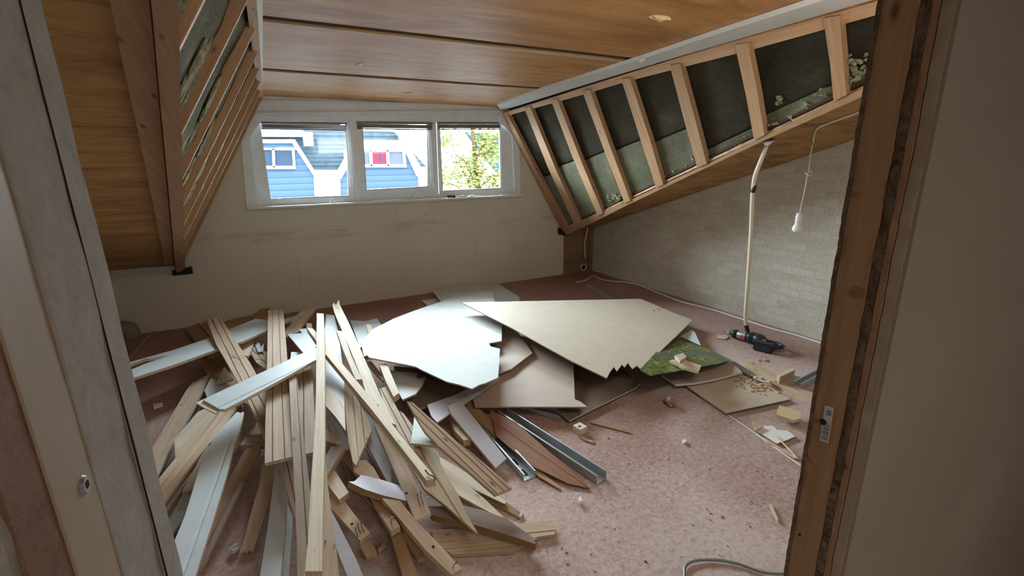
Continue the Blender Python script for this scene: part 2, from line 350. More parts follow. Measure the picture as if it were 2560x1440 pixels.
# roof slopes beside the dormer
def slope(name, xa, xb, ya_, yb_, ck=None, sgn=1, off=0.0, th=.018, mat='ply_slope'):
    bm = bmesh.new(); n = N_SL
    def p(x, y): return Vector((x, y, slz(y)))+n*off
    if ck: q = [Vector((xa, ya_, slz(ya_))), ck(ya_), ck(yb_), Vector((xa, yb_, slz(yb_)))]; q = [v+n*off for v in q]
    else: q = [p(xa, ya_), p(xb, ya_), p(xb, yb_), p(xa, yb_)]
    prism(bm, q, n*th); return struct(name, bm, mat)
ys = [.36, USL(250, 317).y, USL(350, 535).y, D-.03]
for i, (a, b_) in enumerate(zip(ys, ys[1:])): slope('ceiling_left' if i == 0 else 'ceiling_left_%d' % i, XL, 0, a+.004, b_-.004, ckL, off=.002*i)
slope('ceiling_left_back', XL-.1, 0, .3, D+.1, ckL, off=.03, mat='gap_dark')
ys = [.36, 2.0, 3.9, D]
for i, (a, b_) in enumerate(zip(ys, ys[1:])): slope('ceiling_right' if i == 0 else 'ceiling_right_%d' % i, XR, 0, a+.003, b_-.003, ckR)
slope('ceiling_right_back', XR+.1, 0, .3, D+.1, ckR, off=.03, mat='gap_dark')
# outer skin of the tilted cheeks
def cheek_skin(name, xt, ck, N, sgn):
    bm = bmesh.new(); o = N*sgn*.10
    up = Vector((xt, .36, H))-ck(.37); up = (Vector((xt, 3, H))-ck(3)).normalized()*.06; prism(bm, [Vector((xt, .36, H))+o+up, ck(.37)+o, ck(D+.1)+o, Vector((xt, D+.1, H))+o+up], N*sgn*.03); struct(name, bm, 'gap_dark')
cheek_skin('wall_cheek_right', XCT, ckR, N_CR, 1); cheek_skin('wall_cheek_left', XLT, ckL, N_CL, -1)

# white trims along the ceiling edges
def ceil_poly(name, px, z, th, mat):
    bm = bmesh.new(); prism(bm, [UZ(x, y, z) for x, y in px], (0, 0, th)); return struct(name, bm, mat)
ceil_poly('trim_5', [(1243, 263), (1375, 219), (1600, 149), (1812, 79), (2060, 0), (2300, -78), (2420, -78), (2195, -4), (1700, 140), (1430, 222), (1252, 278)], H-.03, .028, 'trim_white')
ceil_poly('trim_6', [(631, -30), (657, -30), (657, 120), (656, 252), (649, 266), (641, 150), (633, 40)], H-.02, .018, 'trim_white')

# studs and plates of the right cheek (each a separate timber)
def on_cheek(px, off=0): return [UCR(x, y, off) for x, y in px]
def timber(name, pts, vec, mat, axis, label=None, cat=None, group=None, parent=None):
    o = sum((Vector(p) for p in pts), Vector())/len(pts); x = Vector(axis).normalized(); z = Vector(vec).normalized(); y = z.cross(x).normalized(); z = x.cross(y)
    fr = Matrix(((x.x, y.x, z.x, o.x), (x.y, y.y, z.y, o.y), (x.z, y.z, z.z, o.z), (0, 0, 0, 1)))
    bm = bmesh.new(); prism(bm, pts, vec); ob = link(name, bm, mat, parent, frame=fr)
    if label: tag(ob, label, cat, group)
    return ob
studs = [[(1255, 282), (1266, 280), (1340, 425), (1418, 570), (1407, 583), (1325, 430)],
 [(1310, 269), (1325, 267), (1390, 425), (1450, 557), (1436, 562), (1372, 425)],
 [(1377, 250), (1392, 247), (1452, 400), (1507, 533), (1494, 540), (1432, 395)],
 [(1455, 227), (1474, 224), (1530, 380), (1576, 502), (1561, 508), (1510, 375)],
 [(1553, 198), (1574, 195), (1625, 350), (1658, 462), (1640, 470), (1603, 355)],
 [(1674, 163), (1699, 159), (1738, 300), (1767, 410), (1743, 420), (1710, 300)],
 [(1837, 113), (1868, 107), (1893, 230), (1911, 338), (1885, 351), (1864, 235)],
 [(2058, 46), (2098, 39), (2108, 150), (2116, 238), (2084, 254), (2075, 160)]]
where = ['against the window wall', 'second from the window', 'third from the window', 'fourth from the window', 'fifth from the window', 'sixth from the window', 'seventh from the window, above the cream cable', 'nearest the door post']
dirR = (ckR(4)-Vector((XCT, 4, H))).normalized()
for pxs, wh in zip(studs, where):
    timber('wooden_stud', on_cheek(pxs, -.022), N_CR*.05, 'timber_stud', dirR, 'bare wooden stud of the right sloping side, '+wh, 'stud', 'studs of the right sloping side')
timber('top_plate', on_cheek([(1256, 284), (1480, 212), (1700, 143), (1940, 72), (2190, 0), (2330, -40), (2330, 0), (2190, 38), (1870, 127), (1700, 170), (1570, 203), (1460, 236), (1274, 288)], -.005), N_CR*.045, 'timber_stud', (0, 1, 0), 'long bare timber under the white trim at the top of the right stud row', 'timber')
timber('bottom_plate', on_cheek([(1408, 583), (1416, 566), (1500, 533), (1580, 499), (1770, 410), (1914, 338), (2117, 240), (2300, 155), (2300, 175), (2160, 240), (1900, 356), (1765, 420), (1570, 512), (1505, 545), (1413, 590)], -.012), N_CR*.045, 'timber_stud', (0, -1, SL), 'long bare timber along the foot of the right stud row', 'timber')

def grid_sheet(bm, quad, nu, nv, N, amp, seed, thick, rag=None):
    """bulging sheet over the quad (tl,tr,br,bl); N points out of the room; rag shortens the foot"""
    rnd = random.Random(seed); ph = [rnd.uniform(0, 6.28) for _ in range(8)]
    def at(u, v, lift):
        a = quad[0].lerp(quad[1], u); c = quad[3].lerp(quad[2], u)
        if rag and v > .9: c = c.lerp(a, rag*max(0, .5+.5*math.sin(u*9+ph[4])+.3*math.sin(u*23+ph[5])))
        p = a.lerp(c, v)
        d = math.sin(u*4+ph[0])*math.sin(v*6+ph[1])+.5*math.sin(u*11+v*7+ph[2])+.4*math.sin(v*19+ph[3])+rnd.uniform(-.3, .3)
        return p+N*(lift+amp*d)
    T = [[bm.verts.new(at(i/nu, j/nv, 0)) for i in range(nu+1)] for j in range(nv+1)]
    B = [[bm.verts.new(T[j][i].co+N*thick) for i in range(nu+1)] for j in range(nv+1)]
    for j in range(nv):
        for i in range(nu):
            bm.faces.new((T[j][i], T[j][i+1], T[j+1][i+1], T[j+1][i])); bm.faces.new((B[j][i], B[j+1][i], B[j+1][i+1], B[j][i+1]))
    for i in range(nu):
        bm.faces.new((T[0][i], B[0][i], B[0][i+1], T[0][i+1])); bm.faces.new((T[nv][i], T[nv][i+1], B[nv][i+1], B[nv][i]))
    for j in range(nv):
        bm.faces.new((T[j][0], T[j+1][0], B[j+1][0], B[j][0])); bm.faces.new((T[j][nu], B[j][nu], B[j+1][nu], T[j+1][nu]))
def batt(px4, seed, label, split, rag=.0):
    q = on_cheek(px4, .045)
    e = empty('insulation_batt', q[0], label, 'insulation', 'mineral wool between the right studs')
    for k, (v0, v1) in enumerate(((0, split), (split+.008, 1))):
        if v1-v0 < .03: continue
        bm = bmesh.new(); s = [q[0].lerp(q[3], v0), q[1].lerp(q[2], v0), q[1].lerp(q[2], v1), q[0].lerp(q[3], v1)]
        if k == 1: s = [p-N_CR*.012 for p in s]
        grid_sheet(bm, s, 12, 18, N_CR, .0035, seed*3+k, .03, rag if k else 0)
        link('wool_slab', bm, 'wool_pale_lit' if k else 'wool_dark_shaded', e, smooth=True, frame=Matrix.Translation(s[0]))
    return e
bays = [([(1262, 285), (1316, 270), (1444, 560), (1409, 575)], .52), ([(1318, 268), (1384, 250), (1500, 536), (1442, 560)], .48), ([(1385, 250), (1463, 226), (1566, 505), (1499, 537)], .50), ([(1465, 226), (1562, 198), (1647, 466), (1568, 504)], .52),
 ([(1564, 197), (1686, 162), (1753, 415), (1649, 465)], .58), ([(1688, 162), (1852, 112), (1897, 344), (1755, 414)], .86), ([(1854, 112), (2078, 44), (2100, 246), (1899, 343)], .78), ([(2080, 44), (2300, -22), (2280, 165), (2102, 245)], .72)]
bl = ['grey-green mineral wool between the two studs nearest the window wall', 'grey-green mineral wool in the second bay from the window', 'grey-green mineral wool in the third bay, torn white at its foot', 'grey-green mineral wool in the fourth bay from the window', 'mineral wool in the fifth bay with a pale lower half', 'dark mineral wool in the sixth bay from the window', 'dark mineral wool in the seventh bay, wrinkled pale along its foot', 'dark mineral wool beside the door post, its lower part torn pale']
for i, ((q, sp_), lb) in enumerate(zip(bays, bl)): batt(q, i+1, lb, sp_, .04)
def clump(name, px, seed, label, r, mat='torn_wool', off=.0, n=7):
    rnd = random.Random(seed); c0 = UCR(px[0][0], px[0][1], off); bm = bmesh.new()
    for (x, y) in px:
        c = UCR(x, y, off)
        for _ in range(n):
            p = c+Vector((rnd.uniform(-r, r)*.3, rnd.uniform(-r, r), rnd.uniform(-r, r)*.7)); s = r*rnd.uniform(.25, .6)
            M = Matrix.Translation(p) @ Matrix.Rotation(rnd.uniform(0, 3), 4, Vector((rnd.random(), rnd.random(), rnd.random()+.1)).normalized()) @ Matrix.Diagonal((s, s*rnd.uniform(.5, 1.4), s*rnd.uniform(.25, .6), 1))
            bmesh.ops.create_icosphere(bm, subdivisions=1, radius=1, matrix=M)
    for v_ in bm.verts: v_.co += Vector((rnd.uniform(-1, 1), rnd.uniform(-1, 1), rnd.uniform(-1, 1)))*r*.05
    o = link(name, bm, mat, frame=Matrix.Translation(c0)); return tag(o, label, 'insulation', None, 'stuff')
clump('wool_tuft', [(1528, 500), (1540, 490), (1515, 518), (1552, 494)], 3, 'torn pale tuft of wool at the foot of the third bay', .055, off=.02)
clump('wool_tuft', [(1720, 412), (1690, 425), (1735, 395), (1660, 440)], 5, 'pale crumbled wool along the foot of the fifth bay', .03, off=.03)
clump('wool_tuft', [(1790, 395), (1830, 375), (1868, 350), (1850, 362)], 6, 'yellowish torn wool along the foot of the sixth bay', .035, off=.03)
clump('wool_tuft', [(1935, 305), (1970, 290), (2010, 262), (1950, 250), (2050, 235)], 8, 'yellowish frayed wool along the foot of the seventh bay', .035, off=.03)
clump('wool_tuft', [(2135, 190), (2150, 180), (2165, 150), (2128, 150)], 9, 'pale torn wool next to the right door post', .045, off=.02)

# left cheek: rafters/studs seen edge on, wool between
dirL = (ckL(4)-Vector((XLT, 4, H))).normalized()
lw = ['nearest the door', 'second from the door', 'third from the door', 'fourth from the door', 'fifth from the door', 'sixth from the door', 'beside the window']
ysl = [1.78, 2.42, 3.02, 3.58, 4.12, 4.66, 5.2, 5.70]
for i, y in enumerate(ysl):
    a = Vector((XLT, y, H-.02)); c = ckL(y); c = c+dirL*(-.02); wv_ = Vector((0, .026, 0))
    q = [a+N_CL*.0, a+wv_, c+wv_, c]
    timber('wooden_stud', q, -N_CL*.075, 'timber_stud', dirL, 'bare wooden stud of the left sloping side, '+(lw+['against the window wall'])[i], 'stud', 'studs of the left sloping side')
for i, (y0, y1) in enumerate(zip([1.2]+ysl, ysl)):
    y0 += .05 if i else 0
    q = [Vector((XLT, y1-.002, H-.02)), Vector((XLT, y0, H-.02)), ckL(y0), ckL(y1-.002)]; q = [p-N_CL*.048 for p in q]
    e = empty('insulation_batt', q[0], 'mineral wool bay of the left sloping side, '+['nearest the door', 'second from the door', 'third from the door', 'fourth from the door', 'fifth from the door', 'sixth from the door', 'seventh from the door', 'beside the window'][i], 'insulation', 'mineral wool between the left studs')
    bm = bmesh.new(); grid_sheet(bm, q, 8, 18, -N_CL, .006, 50+i, .03); link('wool_slab', bm, 'mineral_wool', e, smooth=True, frame=Matrix.Translation(q[0]))
    rnd = random.Random(i); bm = bmesh.new()                     # pale torn facing at the lower part
    for k in range(14):
        v_ = rnd.uniform(.40, .86); u = rnd.choice((rnd.uniform(0, .25), rnd.uniform(.75, 1))); p = q[0].lerp(q[3], v_).lerp(q[1].lerp(q[2], v_), u)+N_CL*rnd.uniform(.0, .012)
        x_ = dirL; z_ = N_CL; y_ = z_.cross(x_)
        M = Matrix(((x_.x, y_.x, z_.x, p.x), (x_.y, y_.y, z_.y, p.y), (x_.z, y_.z, z_.z, p.z), (0, 0, 0, 1))) @ Matrix.Rotation(rnd.uniform(-.25, .25), 4, 'Z') @ Matrix.Diagonal((rnd.uniform(.05, .16), rnd.uniform(.01, .03), .009, 1))
        bmesh.ops.create_icosphere(bm, subdivisions=2, radius=1, matrix=M)
    for v2 in bm.verts: v2.co += Vector((rnd.uniform(-1, 1), rnd.uniform(-1, 1), rnd.uniform(-1, 1)))*.004
    tag(link('torn_facing', bm, 'torn_wool', e, frame=Matrix.Translation(q[0])), kind='stuff')
timber('top_plate', [Vector((XLT-.035, .4, H-.03)), Vector((XLT+.008, .4, H-.03)), Vector((XLT+.008, D-.01, H-.03)), Vector((XLT-.035, D-.01, H-.03))], (0, 0, .045), 'timber_stud', (0, 1, 0), 'long bare timber at the top of the left stud row, beside the white trim', 'timber')
# two trimmer planks under the left slope
def slope_plank(name, px, off, th, mat, label):
    return timber(name, [USL(x, y, off) for x, y in px], N_SL*th, mat, (0, 1, -SL), label, 'timber')
slope_plank('rafter', [(262, -60), (366, -60), (383, 100), (401, 300), (420, 500), (435, 660), (412, 662), (385, 520), (345, 330), (305, 150)], .035, .035, 'beam_timber', 'broad reddish plank fixed under the left roof slope, wedge shaped in view')
slope_plank('rafter', [(372, -60), (446, -60), (449, 120), (453, 300), (458, 480), (463, 672), (440, 688), (424, 500), (405, 300), (388, 100)], .075, .07, 'beam_timber', 'worn grey-brown beam at the foot of the left stud row')
bm = bmesh.new(); P = [UY(x, y, D-.06) for x, y in [(430, 678), (478, 668), (481, 684), (432, 689)]]; prism(bm, P, (0, .055, 0)); tag(link('metal_bracket', bm, 'hole_dark'), 'dark bracket under the lower end of the left beam', 'bracket')
bm = bmesh.new(); P = [UY(x, y, D-.05) for x, y in [(1398, 570), (1420, 572), (1440, 574), (1418, 590), (1400, 586)]]; prism(bm, P, (0, .05, 0)); tag(link('metal_bracket', bm, 'hole_dark'), 'dark crushed bracket under the lowest corner of the right stud row', 'bracket')

# ------------------------------------------------------------------ window (three lights), sill, blinds
def ypoly(bm, px, y0, y1, mt=0): prism(bm, [UY(x, y, y0) for x, y in px], (0, y1-y0, 0), mt, mt)
YF = D+.05
def ring(bm, outer, inner, y0, y1):
    n = len(outer); O = [UY(x, y, y0) for x, y in outer]; I = [UY(x, y, y0) for x, y in inner]
    for i in range(n):
        j = (i+1) % n; prism(bm, [O[i], O[j], I[j], I[i]], (0, y1-y0, 0))
bm = bmesh.new()                                                 # casing and lintel (trim)
ypoly(bm, [(630, 222), (1262, 246), (1252, 281), (640, 287)], D-.012, D+.14)
ypoly(bm, [(646, 287), (1252, 281), (1254, 306), (878, 302), (876, 300), (650, 304)], D+.02, D+.14)
ypoly(bm, [(655, 250), (1246, 261), (1246, 265), (655, 256)], D-.03, D-.012)
ypoly(bm, [(646, 281), (1252, 275), (1252, 283), (646, 289)], D-.035, D-.012)
ypoly(bm, [(646, 272), (656, 300), (640, 322), (626, 345), (644, 521), (616, 523), (602, 345)], D-.01, D+.14)
ypoly(bm, [(1250, 272), (1243, 300), (1262, 318), (1281, 340), (1288, 487), (1302, 487), (1297, 335)], D-.01, D+.14)
struct('trim_7', bm, 'pvc_white')
bm = bmesh.new(); a = UY(617, 519, D-.10); c = UY(1311, 483, D-.10)
zt = zs+.028; box(bm, (a.x, D-.10, zt-.024), (c.x, D+.06, zt)); struct('trim_8', bm, 'trim_white')
wins = [([(612, 300), (874, 300), (889, 499), (636, 520)], [(648, 306), (866, 308), (874, 491), (674, 499)], YF),
        ([(888, 302), (1090, 303), (1097, 491), (892, 500)], [(904, 308), (1070, 308), (1072, 468), (914, 477)], YF-.015),
        ([(1091, 303), (1262, 305), (1283, 340), (1288, 486), (1098, 492)], [(1097, 308), (1251, 308), (1252, 340), (1254, 472), (1105, 479)], YF)]
wn = []
for i, (o_, in_, y) in enumerate(wins):
    e = empty('window_%d' % (i+1), UY(*o_[0], y), None, None, None, 'structure'); wn.append(e)
    bm = bmesh.new(); ring(bm, o_, in_, y, y+.06); link('window_frame', bm, 'pvc_white', e)
    bm = bmesh.new(); ypoly(bm, in_, y+.03, y+.034); link('window_pane', bm, 'window_glass', e)
    bm = bmesh.new(); cen = Vector((sum(x for x, _ in in_)/len(in_), sum(q for _, q in in_)/len(in_)))
    ring(bm, in_, [(x+(3 if x < cen.x else -3), q+(3 if q < cen.y else -3)) for x, q in in_], y+.012, y+.03); link('glazing_bead', bm, 'trim_white', e)
bm = bmesh.new(); ypoly(bm, [(874, 300), (890, 300), (894, 502), (888, 502)], YF-.02, YF+.07); ypoly(bm, [(638, 498), (894, 494), (1100, 484), (1290, 478), (1290, 488), (1100, 497), (894, 508), (640, 522)], YF-.005, YF+.08)
link('window_mullion', bm, 'pvc_white', wn[1])
bm = bmesh.new(); p = UY(893, 412, YF-.03); q = UY(896, 442, YF-.035); tube(bm, [UY(894, 428, YF-.015), UY(894, 428, YF-.04)], .010); bar(bm, p, q, .016, .012, Vector((0, 1, 0))); link('window_handle', bm, 'white_plastic', wn[1])
def blind(px, label, loose=0):
    e = empty('window_blind', UY(*px[0], D+.02), label, 'blind', 'raised venetian blinds at the window')
    (x0, y0), (x1, y1) = px
    bm = bmesh.new(); ypoly(bm, [(x0, y0), (x1, y1), (x1, y1+5), (x0, y0+5)], D+.015, D+.04); link('head_rail', bm, 'blind_slat', e)
    bm = bmesh.new()
    for k in range(9):
        yy = 6+k*1.05; dx = loose*math.sin(k*2.1)*3
        ypoly(bm, [(x0+2+dx, y0+yy), (x1-2, y1+yy+loose*.4*k), (x1-2, y1+yy+.9+loose*.4*k), (x0+2+dx, y0+yy+.9)], D+.012, D+.038)
    link('slats', bm, 'blind_slat', e)
    bm = bmesh.new(); ypoly(bm, [(x0+2, y0+16), (x1-2, y1+16+loose*3), (x1-2, y1+19+loose*3), (x0+2, y0+19)], D+.012, D+.038); link('bottom_rail', bm, 'blind_slat', e)
    return e
b1 = blind([(652, 304), (868, 306)], 'raised dark venetian blind of the left pane, slats disordered', .8)
b2 = blind([(892, 304), (1082, 306)], 'raised dark venetian blind of the middle pane')
b3 = blind([(1095, 305), (1253, 305)], 'raised dark venetian blind of the right pane')
for e, (a, c) in ((b1, ((863, 322), (876, 466))), (b2, ((1075, 322), (1084, 469)))):
    bm = bmesh.new(); tube(bm, [UY(*a, D+.01), UY(*c, D-.01)], .0045); tube(bm, [UY(a[0]-5, a[1], D+.01), UY(c[0]-6, c[1]-10, D)], .0015, 5); link('tilt_wand', bm, 'white_plastic', e)
bm = bmesh.new(); ypoly(bm, [(700, 308), (852, 311), (852, 315), (700, 312)], D+.005, D+.012); link('loose_slat', bm, 'paint_grey', b1)

# things on the sill
ZS = zs+.028
def sill(x, y): p = UZ(x, y, ZS+.004); p.y = min(max(p.y, D-.085), D+.03); return p
def USill(x): return UY(x, 490, D-.03).x
def crumple(name, c, r, seed, mat, label, cat, flat=.5, n=9):
    rnd = random.Random(seed); bm = bmesh.new(); c = Vector(c)
    for _ in range(n):
        s = r*rnd.uniform(.3, .6); p = c+Vector((rnd.uniform(-r, r)*.8, rnd.uniform(-r, r)*.6, s*flat*.9))
        M = Matrix.Translation(p) @ Matrix.Rotation(rnd.uniform(0, 3), 4, 'Z') @ Matrix.Diagonal((s, s*rnd.uniform(.4, 1), s*flat, 1)); bmesh.ops.create_icosphere(bm, subdivisions=1, radius=1, matrix=M)
    for v_ in bm.verts: v_.co += Vector((rnd.uniform(-1, 1), rnd.uniform(-1, 1), 0))*r*.08
    return tag(link(name, bm, mat, frame=Matrix.Translation(c)), label, cat, None, 'stuff')
crumple('hardware_heap', (USill(1128), D-.03, ZS), .05, 1, 'hole_dark', 'small dark heap of fittings on the sill below the right pane', 'hardware', .7)
crumple('dust_heap', (USill(1150), D-.03, ZS), .055, 2, 'sawdust', 'greyish heap of debris on the sill right of the dark fittings', 'debris', .4)
def flatpiece(name, c, dx, dy, h, rot, mat, label, cat):
    bm = bmesh.new(); box(bm, (-dx/2, -dy/2, 0), (dx/2, dy/2, h)); o = link(name, bm, mat); o.matrix_world = Matrix.Translation(Vector(c)) @ Matrix.Rotation(rot, 4, 'Z'); return tag(o, label, cat)
flatpiece('plastic_strip', (USill(968), D-.06, ZS), .34, .03, .012, .02, 'white_plastic', 'flat white plastic strip on the sill below the middle pane', 'strip')
flatpiece('plaster_chip', (USill(1178), D-.04, ZS), .10, .04, .02, .4, 'plaster_chip', 'white chip on the sill below the right pane, beside the debris', 'chip')
flatpiece('plaster_chip', (USill(1196), D-.03, ZS), .09, .05, .012, -.3, 'plaster_chip', 'flat white chip on the sill, second from the right end', 'chip')
flatpiece('plaster_chip', (USill(1255), D-.05, ZS), .07, .04, .010, .2, 'plaster_chip', 'small white chip at the right end of the sill', 'chip')
bm = bmesh.new(); tube(bm, smooth_path([(USill(822), D-.04, ZS+.003), (USill(826), D-.06, ZS+.05), (USill(836), D-.05, ZS+.02), (USill(842), D-.07, ZS+.003)]), .003, 6); tag(link('cord_end', bm, 'white_plastic'), 'short curled white cord on the left part of the sill', 'cord')
bm = bmesh.new(); tube(bm, [Vector((USill(1030), D-.06, ZS+.003)), Vector((USill(1050), D+.03, ZS+.10))], .004, 6); tag(link('thin_rod', bm, 'white_plastic'), 'thin white rod leaning on the sill below the middle pane', 'rod')

# ------------------------------------------------------------------ the broken-through partition in front: door posts and hall
def UX(px, py, x): return on(px, py, Vector((x, 0, 0)), Vector((1, 0, 0)))
XP, XQ = 1.0, -.137
def rag_prism(bm, x0, x1, y0, y1, z0, z1, amp, seed, step=.02, side=0):
    """upright slab whose edge at x0 is ragged"""
    rnd = random.Random(seed); n = int((z1-z0)/step); L_, R_ = [], []
    for k in range(n+1):
        z = z0+(z1-z0)*k/n; a = rnd.uniform(-amp, amp)+amp*.7*math.sin(k*.37+seed)
        L_.append((bm.verts.new((x0+a*.6, y0, z)), bm.verts.new((x0+a, y1+(a if side else 0), z)))); R_.append((bm.verts.new((x1, y0, z)), bm.verts.new((x1, y1, z))))
    for k in range(n):
        bm.faces.new((L_[k][0], L_[k][1], L_[k+1][1], L_[k+1][0])); bm.faces.new((L_[k][0], L_[k+1][0], R_[k+1][0], R_[k][0]))
        bm.faces.new((L_[k][1], R_[k][1], R_[k+1][1], L_[k+1][1]))
bm = bmesh.new(); box(bm, (XP+.05, .406, 0), (XR, .52, 2.42)); rag_prism(bm, XP+.004, XP+.06, .4045, .422, 0, 2.42, .0016, 3)
bm2 = bmesh.new(); box(bm2, (XP+.006, .398, 0), (XR+.1, .4045, 2.42)); struct('wall_partition_right', bm2, 'hall_plaster')
struct('trim_9', bm, 'pale_board')
post = empty('door_post', (XP, .48, 0), 'bare brown wooden post of the broken opening at the right, with a barcode sticker', 'post')
bm = bmesh.new(); box(bm, (XP, .4515, 0), (XP+.05, .508, 2.42)); link('post_timber', bm, 'jamb_timber', post, frame=Matrix(((0, 0, 1, XP), (0, 1, 0, .48), (1, 0, 0, 1.0), (0, 0, 0, 1))))
bm = bmesh.new(); rag_prism(bm, XP-.0005, XP+.05, .508, .517, 0, 2.42, .0016, 1, .008, 1); link('ragged_panel_edge', bm, 'chewed_fibre', post)
bm = bmesh.new(); rag_prism(bm, XP+.001, XP+.05, .4345, .4505, 0, 2.42, .0018, 2, .008); link('ragged_panel_edge', bm, 'chewed_fibre', post)
bm = bmesh.new(); rag_prism(bm, XP+.001, XP+.05, .4235, .434, 0, 2.42, .001, 7, .03); link('hardboard_edge', bm, 'beam_timber', post)
bm = bmesh.new(); q = [UX(x, y, XP) for x, y in [(2063, 1014), (2085, 1019), (2071, 1108), (2050, 1101)]]; prism(bm, q, (-.0012, 0, 0)); st = link('barcode_sticker', bm, 'paint_grey', post); st['label'] = 'torn grey barcode sticker'
bm = bmesh.new()
def stk(u, v): return (q[0].lerp(q[1], u)).lerp(q[3].lerp(q[2], u), v)
def qd(u0, u1, v0, v1): prism(bm, [stk(u0, v0)-Vector((.0012, 0, 0)), stk(u1, v0)-Vector((.0012, 0, 0)), stk(u1, v1)-Vector((.0012, 0, 0)), stk(u0, v1)-Vector((.0012, 0, 0))], (-.0005, 0, 0))
for k, w_ in enumerate((.03, .05, .03, .06, .04, .03, .05, .03)): qd(.18, .86, .52+k*.055, .52+k*.055+w_*.8)
for k in range(4): qd(.30+.14*k, .36+.14*k, .10, .24)
tag(link('sticker_print', bm, 'metal_grey', st), kind='stuff')
def disc_x(name, px, x, r, mat, parent, d=-.001, lab=None):
    c = UX(*px, x); bm = bmesh.new(); bmesh.ops.create_circle(bm, cap_ends=True, segments=14, radius=r, matrix=Matrix.Translation(c+Vector((d, 0, 0))) @ Matrix.Rotation(math.pi/2, 4, 'Y'))
    bmesh.ops.solidify(bm, geom=bm.faces[:], thickness=.0008); o = link(name, bm, mat, parent)
    return o
disc_x('drill_hole', (2059, 1054), XP, .007, 'hole_dark', post, -.0022); disc_x('drill_hole', (2000, 1336), XP, .003, 'hole_dark', post)
for p_, r_ in (((2139, 731), .011), ((2015, 1145), .008), ((2135, 487), .005)): disc_x('knot', p_, XP, r_, 'timber_old', post, -.0004)
# left side of the opening
bm = bmesh.new(); rag_prism(bm, XQ, XQ-.03, .4725, .514, 0, 2.42, .0008, 5, .05); box(bm, (XL, .475, 0), (XQ-.02, .512, 2.42)); struct('wall_partition_left', bm, 'rough_plaster')
bm = bmesh.new(); rag_prism(bm, XQ-.0015, XQ-.03, .391, .4705, 0, 2.42, .0012, 6, .04); struct('trim_10', bm, 'rough_plaster')
lp = empty('door_lining', (XQ, .36, 0), 'pale bare board with a screw lining the left side of the opening', 'door lining')
bm = bmesh.new(); box(bm, (XQ-.03, .335, 0), (XQ-.0025, .3905, 2.42)); link('lining_board', bm, 'pale_board', lp)
bm = bmesh.new(); box(bm, (XQ-.05, .2945, 0), (XQ-.004, .3345, 2.42)); o = link('door_stop', bm, 'timber_old', lp); o['label'] = 'dark brown board at the near edge'
c = UX(211, 1212, XQ-.002); bm = bmesh.new(); bmesh.ops.create_cone(bm, cap_ends=True, segments=20, radius1=.0075, radius2=.0055, depth=.003, matrix=Matrix.Translation(c) @ Matrix.Rotation(math.pi/2, 4, 'Y')); sc_ = link('screw', bm, 'steel', lp)
bm = bmesh.new(); box(bm, (c.x+.0012, c.y-.0022, c.z-.0022), (c.x+.0019, c.y+.0022, c.z+.0022)); link('screw_recess', bm, 'hole_dark', sc_)
bm = bmesh.new(); rag_prism(bm, XQ-.008, XL, .288, .294, 0, 2.42, .002, 9, .03); struct('wall_hall_left', bm, 'rough_plaster')
bm = bmesh.new(); box(bm, (-4, -3.0, 0), (-3.9, .30, 2.5)); box(bm, (-4, -3.1, 0), (XR+.1, -3.0, 2.5)); box(bm, (XR, -3.0, 0), (XR+.1, .42, 2.5)); box(bm, (-4, .29, 0), (XL, .31, 2.5)); struct('wall_hall', bm, 'hall_plaster')
bm = bmesh.new(); box(bm, (-4, -3.0, 2.42), (XR+.1, .55, 2.5)); struct('ceiling_hall', bm, 'hall_plaster')

# ------------------------------------------------------------------ outside
YH = 17.0
def oprism(px, y0, dy, mat, name, parent, back=None):
    bm = bmesh.new(); prism(bm, [UY(x, y, y0) for x, y in px], (0, dy, 0)); return link(name, bm, mat, parent)
hs = empty('house', UY(780, 480, YH), 'blue boarded house with slanted dormers and white trims seen through the left and middle panes', 'house')
oprism([(560, 352), (735, 352), (786, 434), (792, 560), (560, 560)], YH, .3, 'siding_blue', 'siding', hs)
oprism([(846, 450), (862, 425), (872, 400), (900, 372), (1004, 372), (1044, 438), (1050, 560), (850, 560)], YH, .3, 'siding_blue', 'siding', hs)
oprism([(560, 348), (737, 349), (787, 428), (783, 436), (731, 357), (560, 357)], YH-.15, .15, 'house_white', 'white_fascia', hs)
oprism([(845, 426), (864, 392), (880, 360), (888, 364), (873, 398), (868, 420), (853, 446), (847, 443)], YH-.15, .15, 'house_white', 'white_fascia', hs)
oprism([(880, 351), (1006, 351), (1010, 362), (1012, 373), (880, 373)], YH-.15, .15, 'house_white', 'white_fascia', hs)
oprism([(1004, 352), (1018, 358), (1052, 418), (1052, 440), (1044, 440)], YH-.15, .15, 'house_white', 'white_fascia', hs)
oprism([(784, 425), (850, 425), (852, 560), (790, 560)], YH-.05, .3, 'house_white', 'white_wall', hs)
oprism([(1048, 418), (1068, 418), (1068, 560), (1052, 560)], YH-.05, .3, 'house_white', 'white_wall', hs)
oprism([(560, 300), (905, 318), (905, 440), (780, 440), (560, 390)], YH+.6, .3, 'roof_slate', 'roof', hs)
oprism([(870, 324), (985, 329), (1000, 345), (1070, 420), (1070, 460), (870, 460)], YH+.6, .3, 'roof_slate', 'roof', hs)
oprism([(560, 324), (757, 324), (757, 341), (560, 341)], YH+.3, .3, 'house_white', 'ridge_band', hs)
oprism([(756, 328), (782, 330), (785, 366), (760, 366)], YH+.1, .3, 'vent_grey', 'vent_pipe', hs)
oprism([(998, 322), (1016, 322), (1020, 360), (1000, 352)], YH+.2, .3, 'vent_grey', 'chimney', hs)
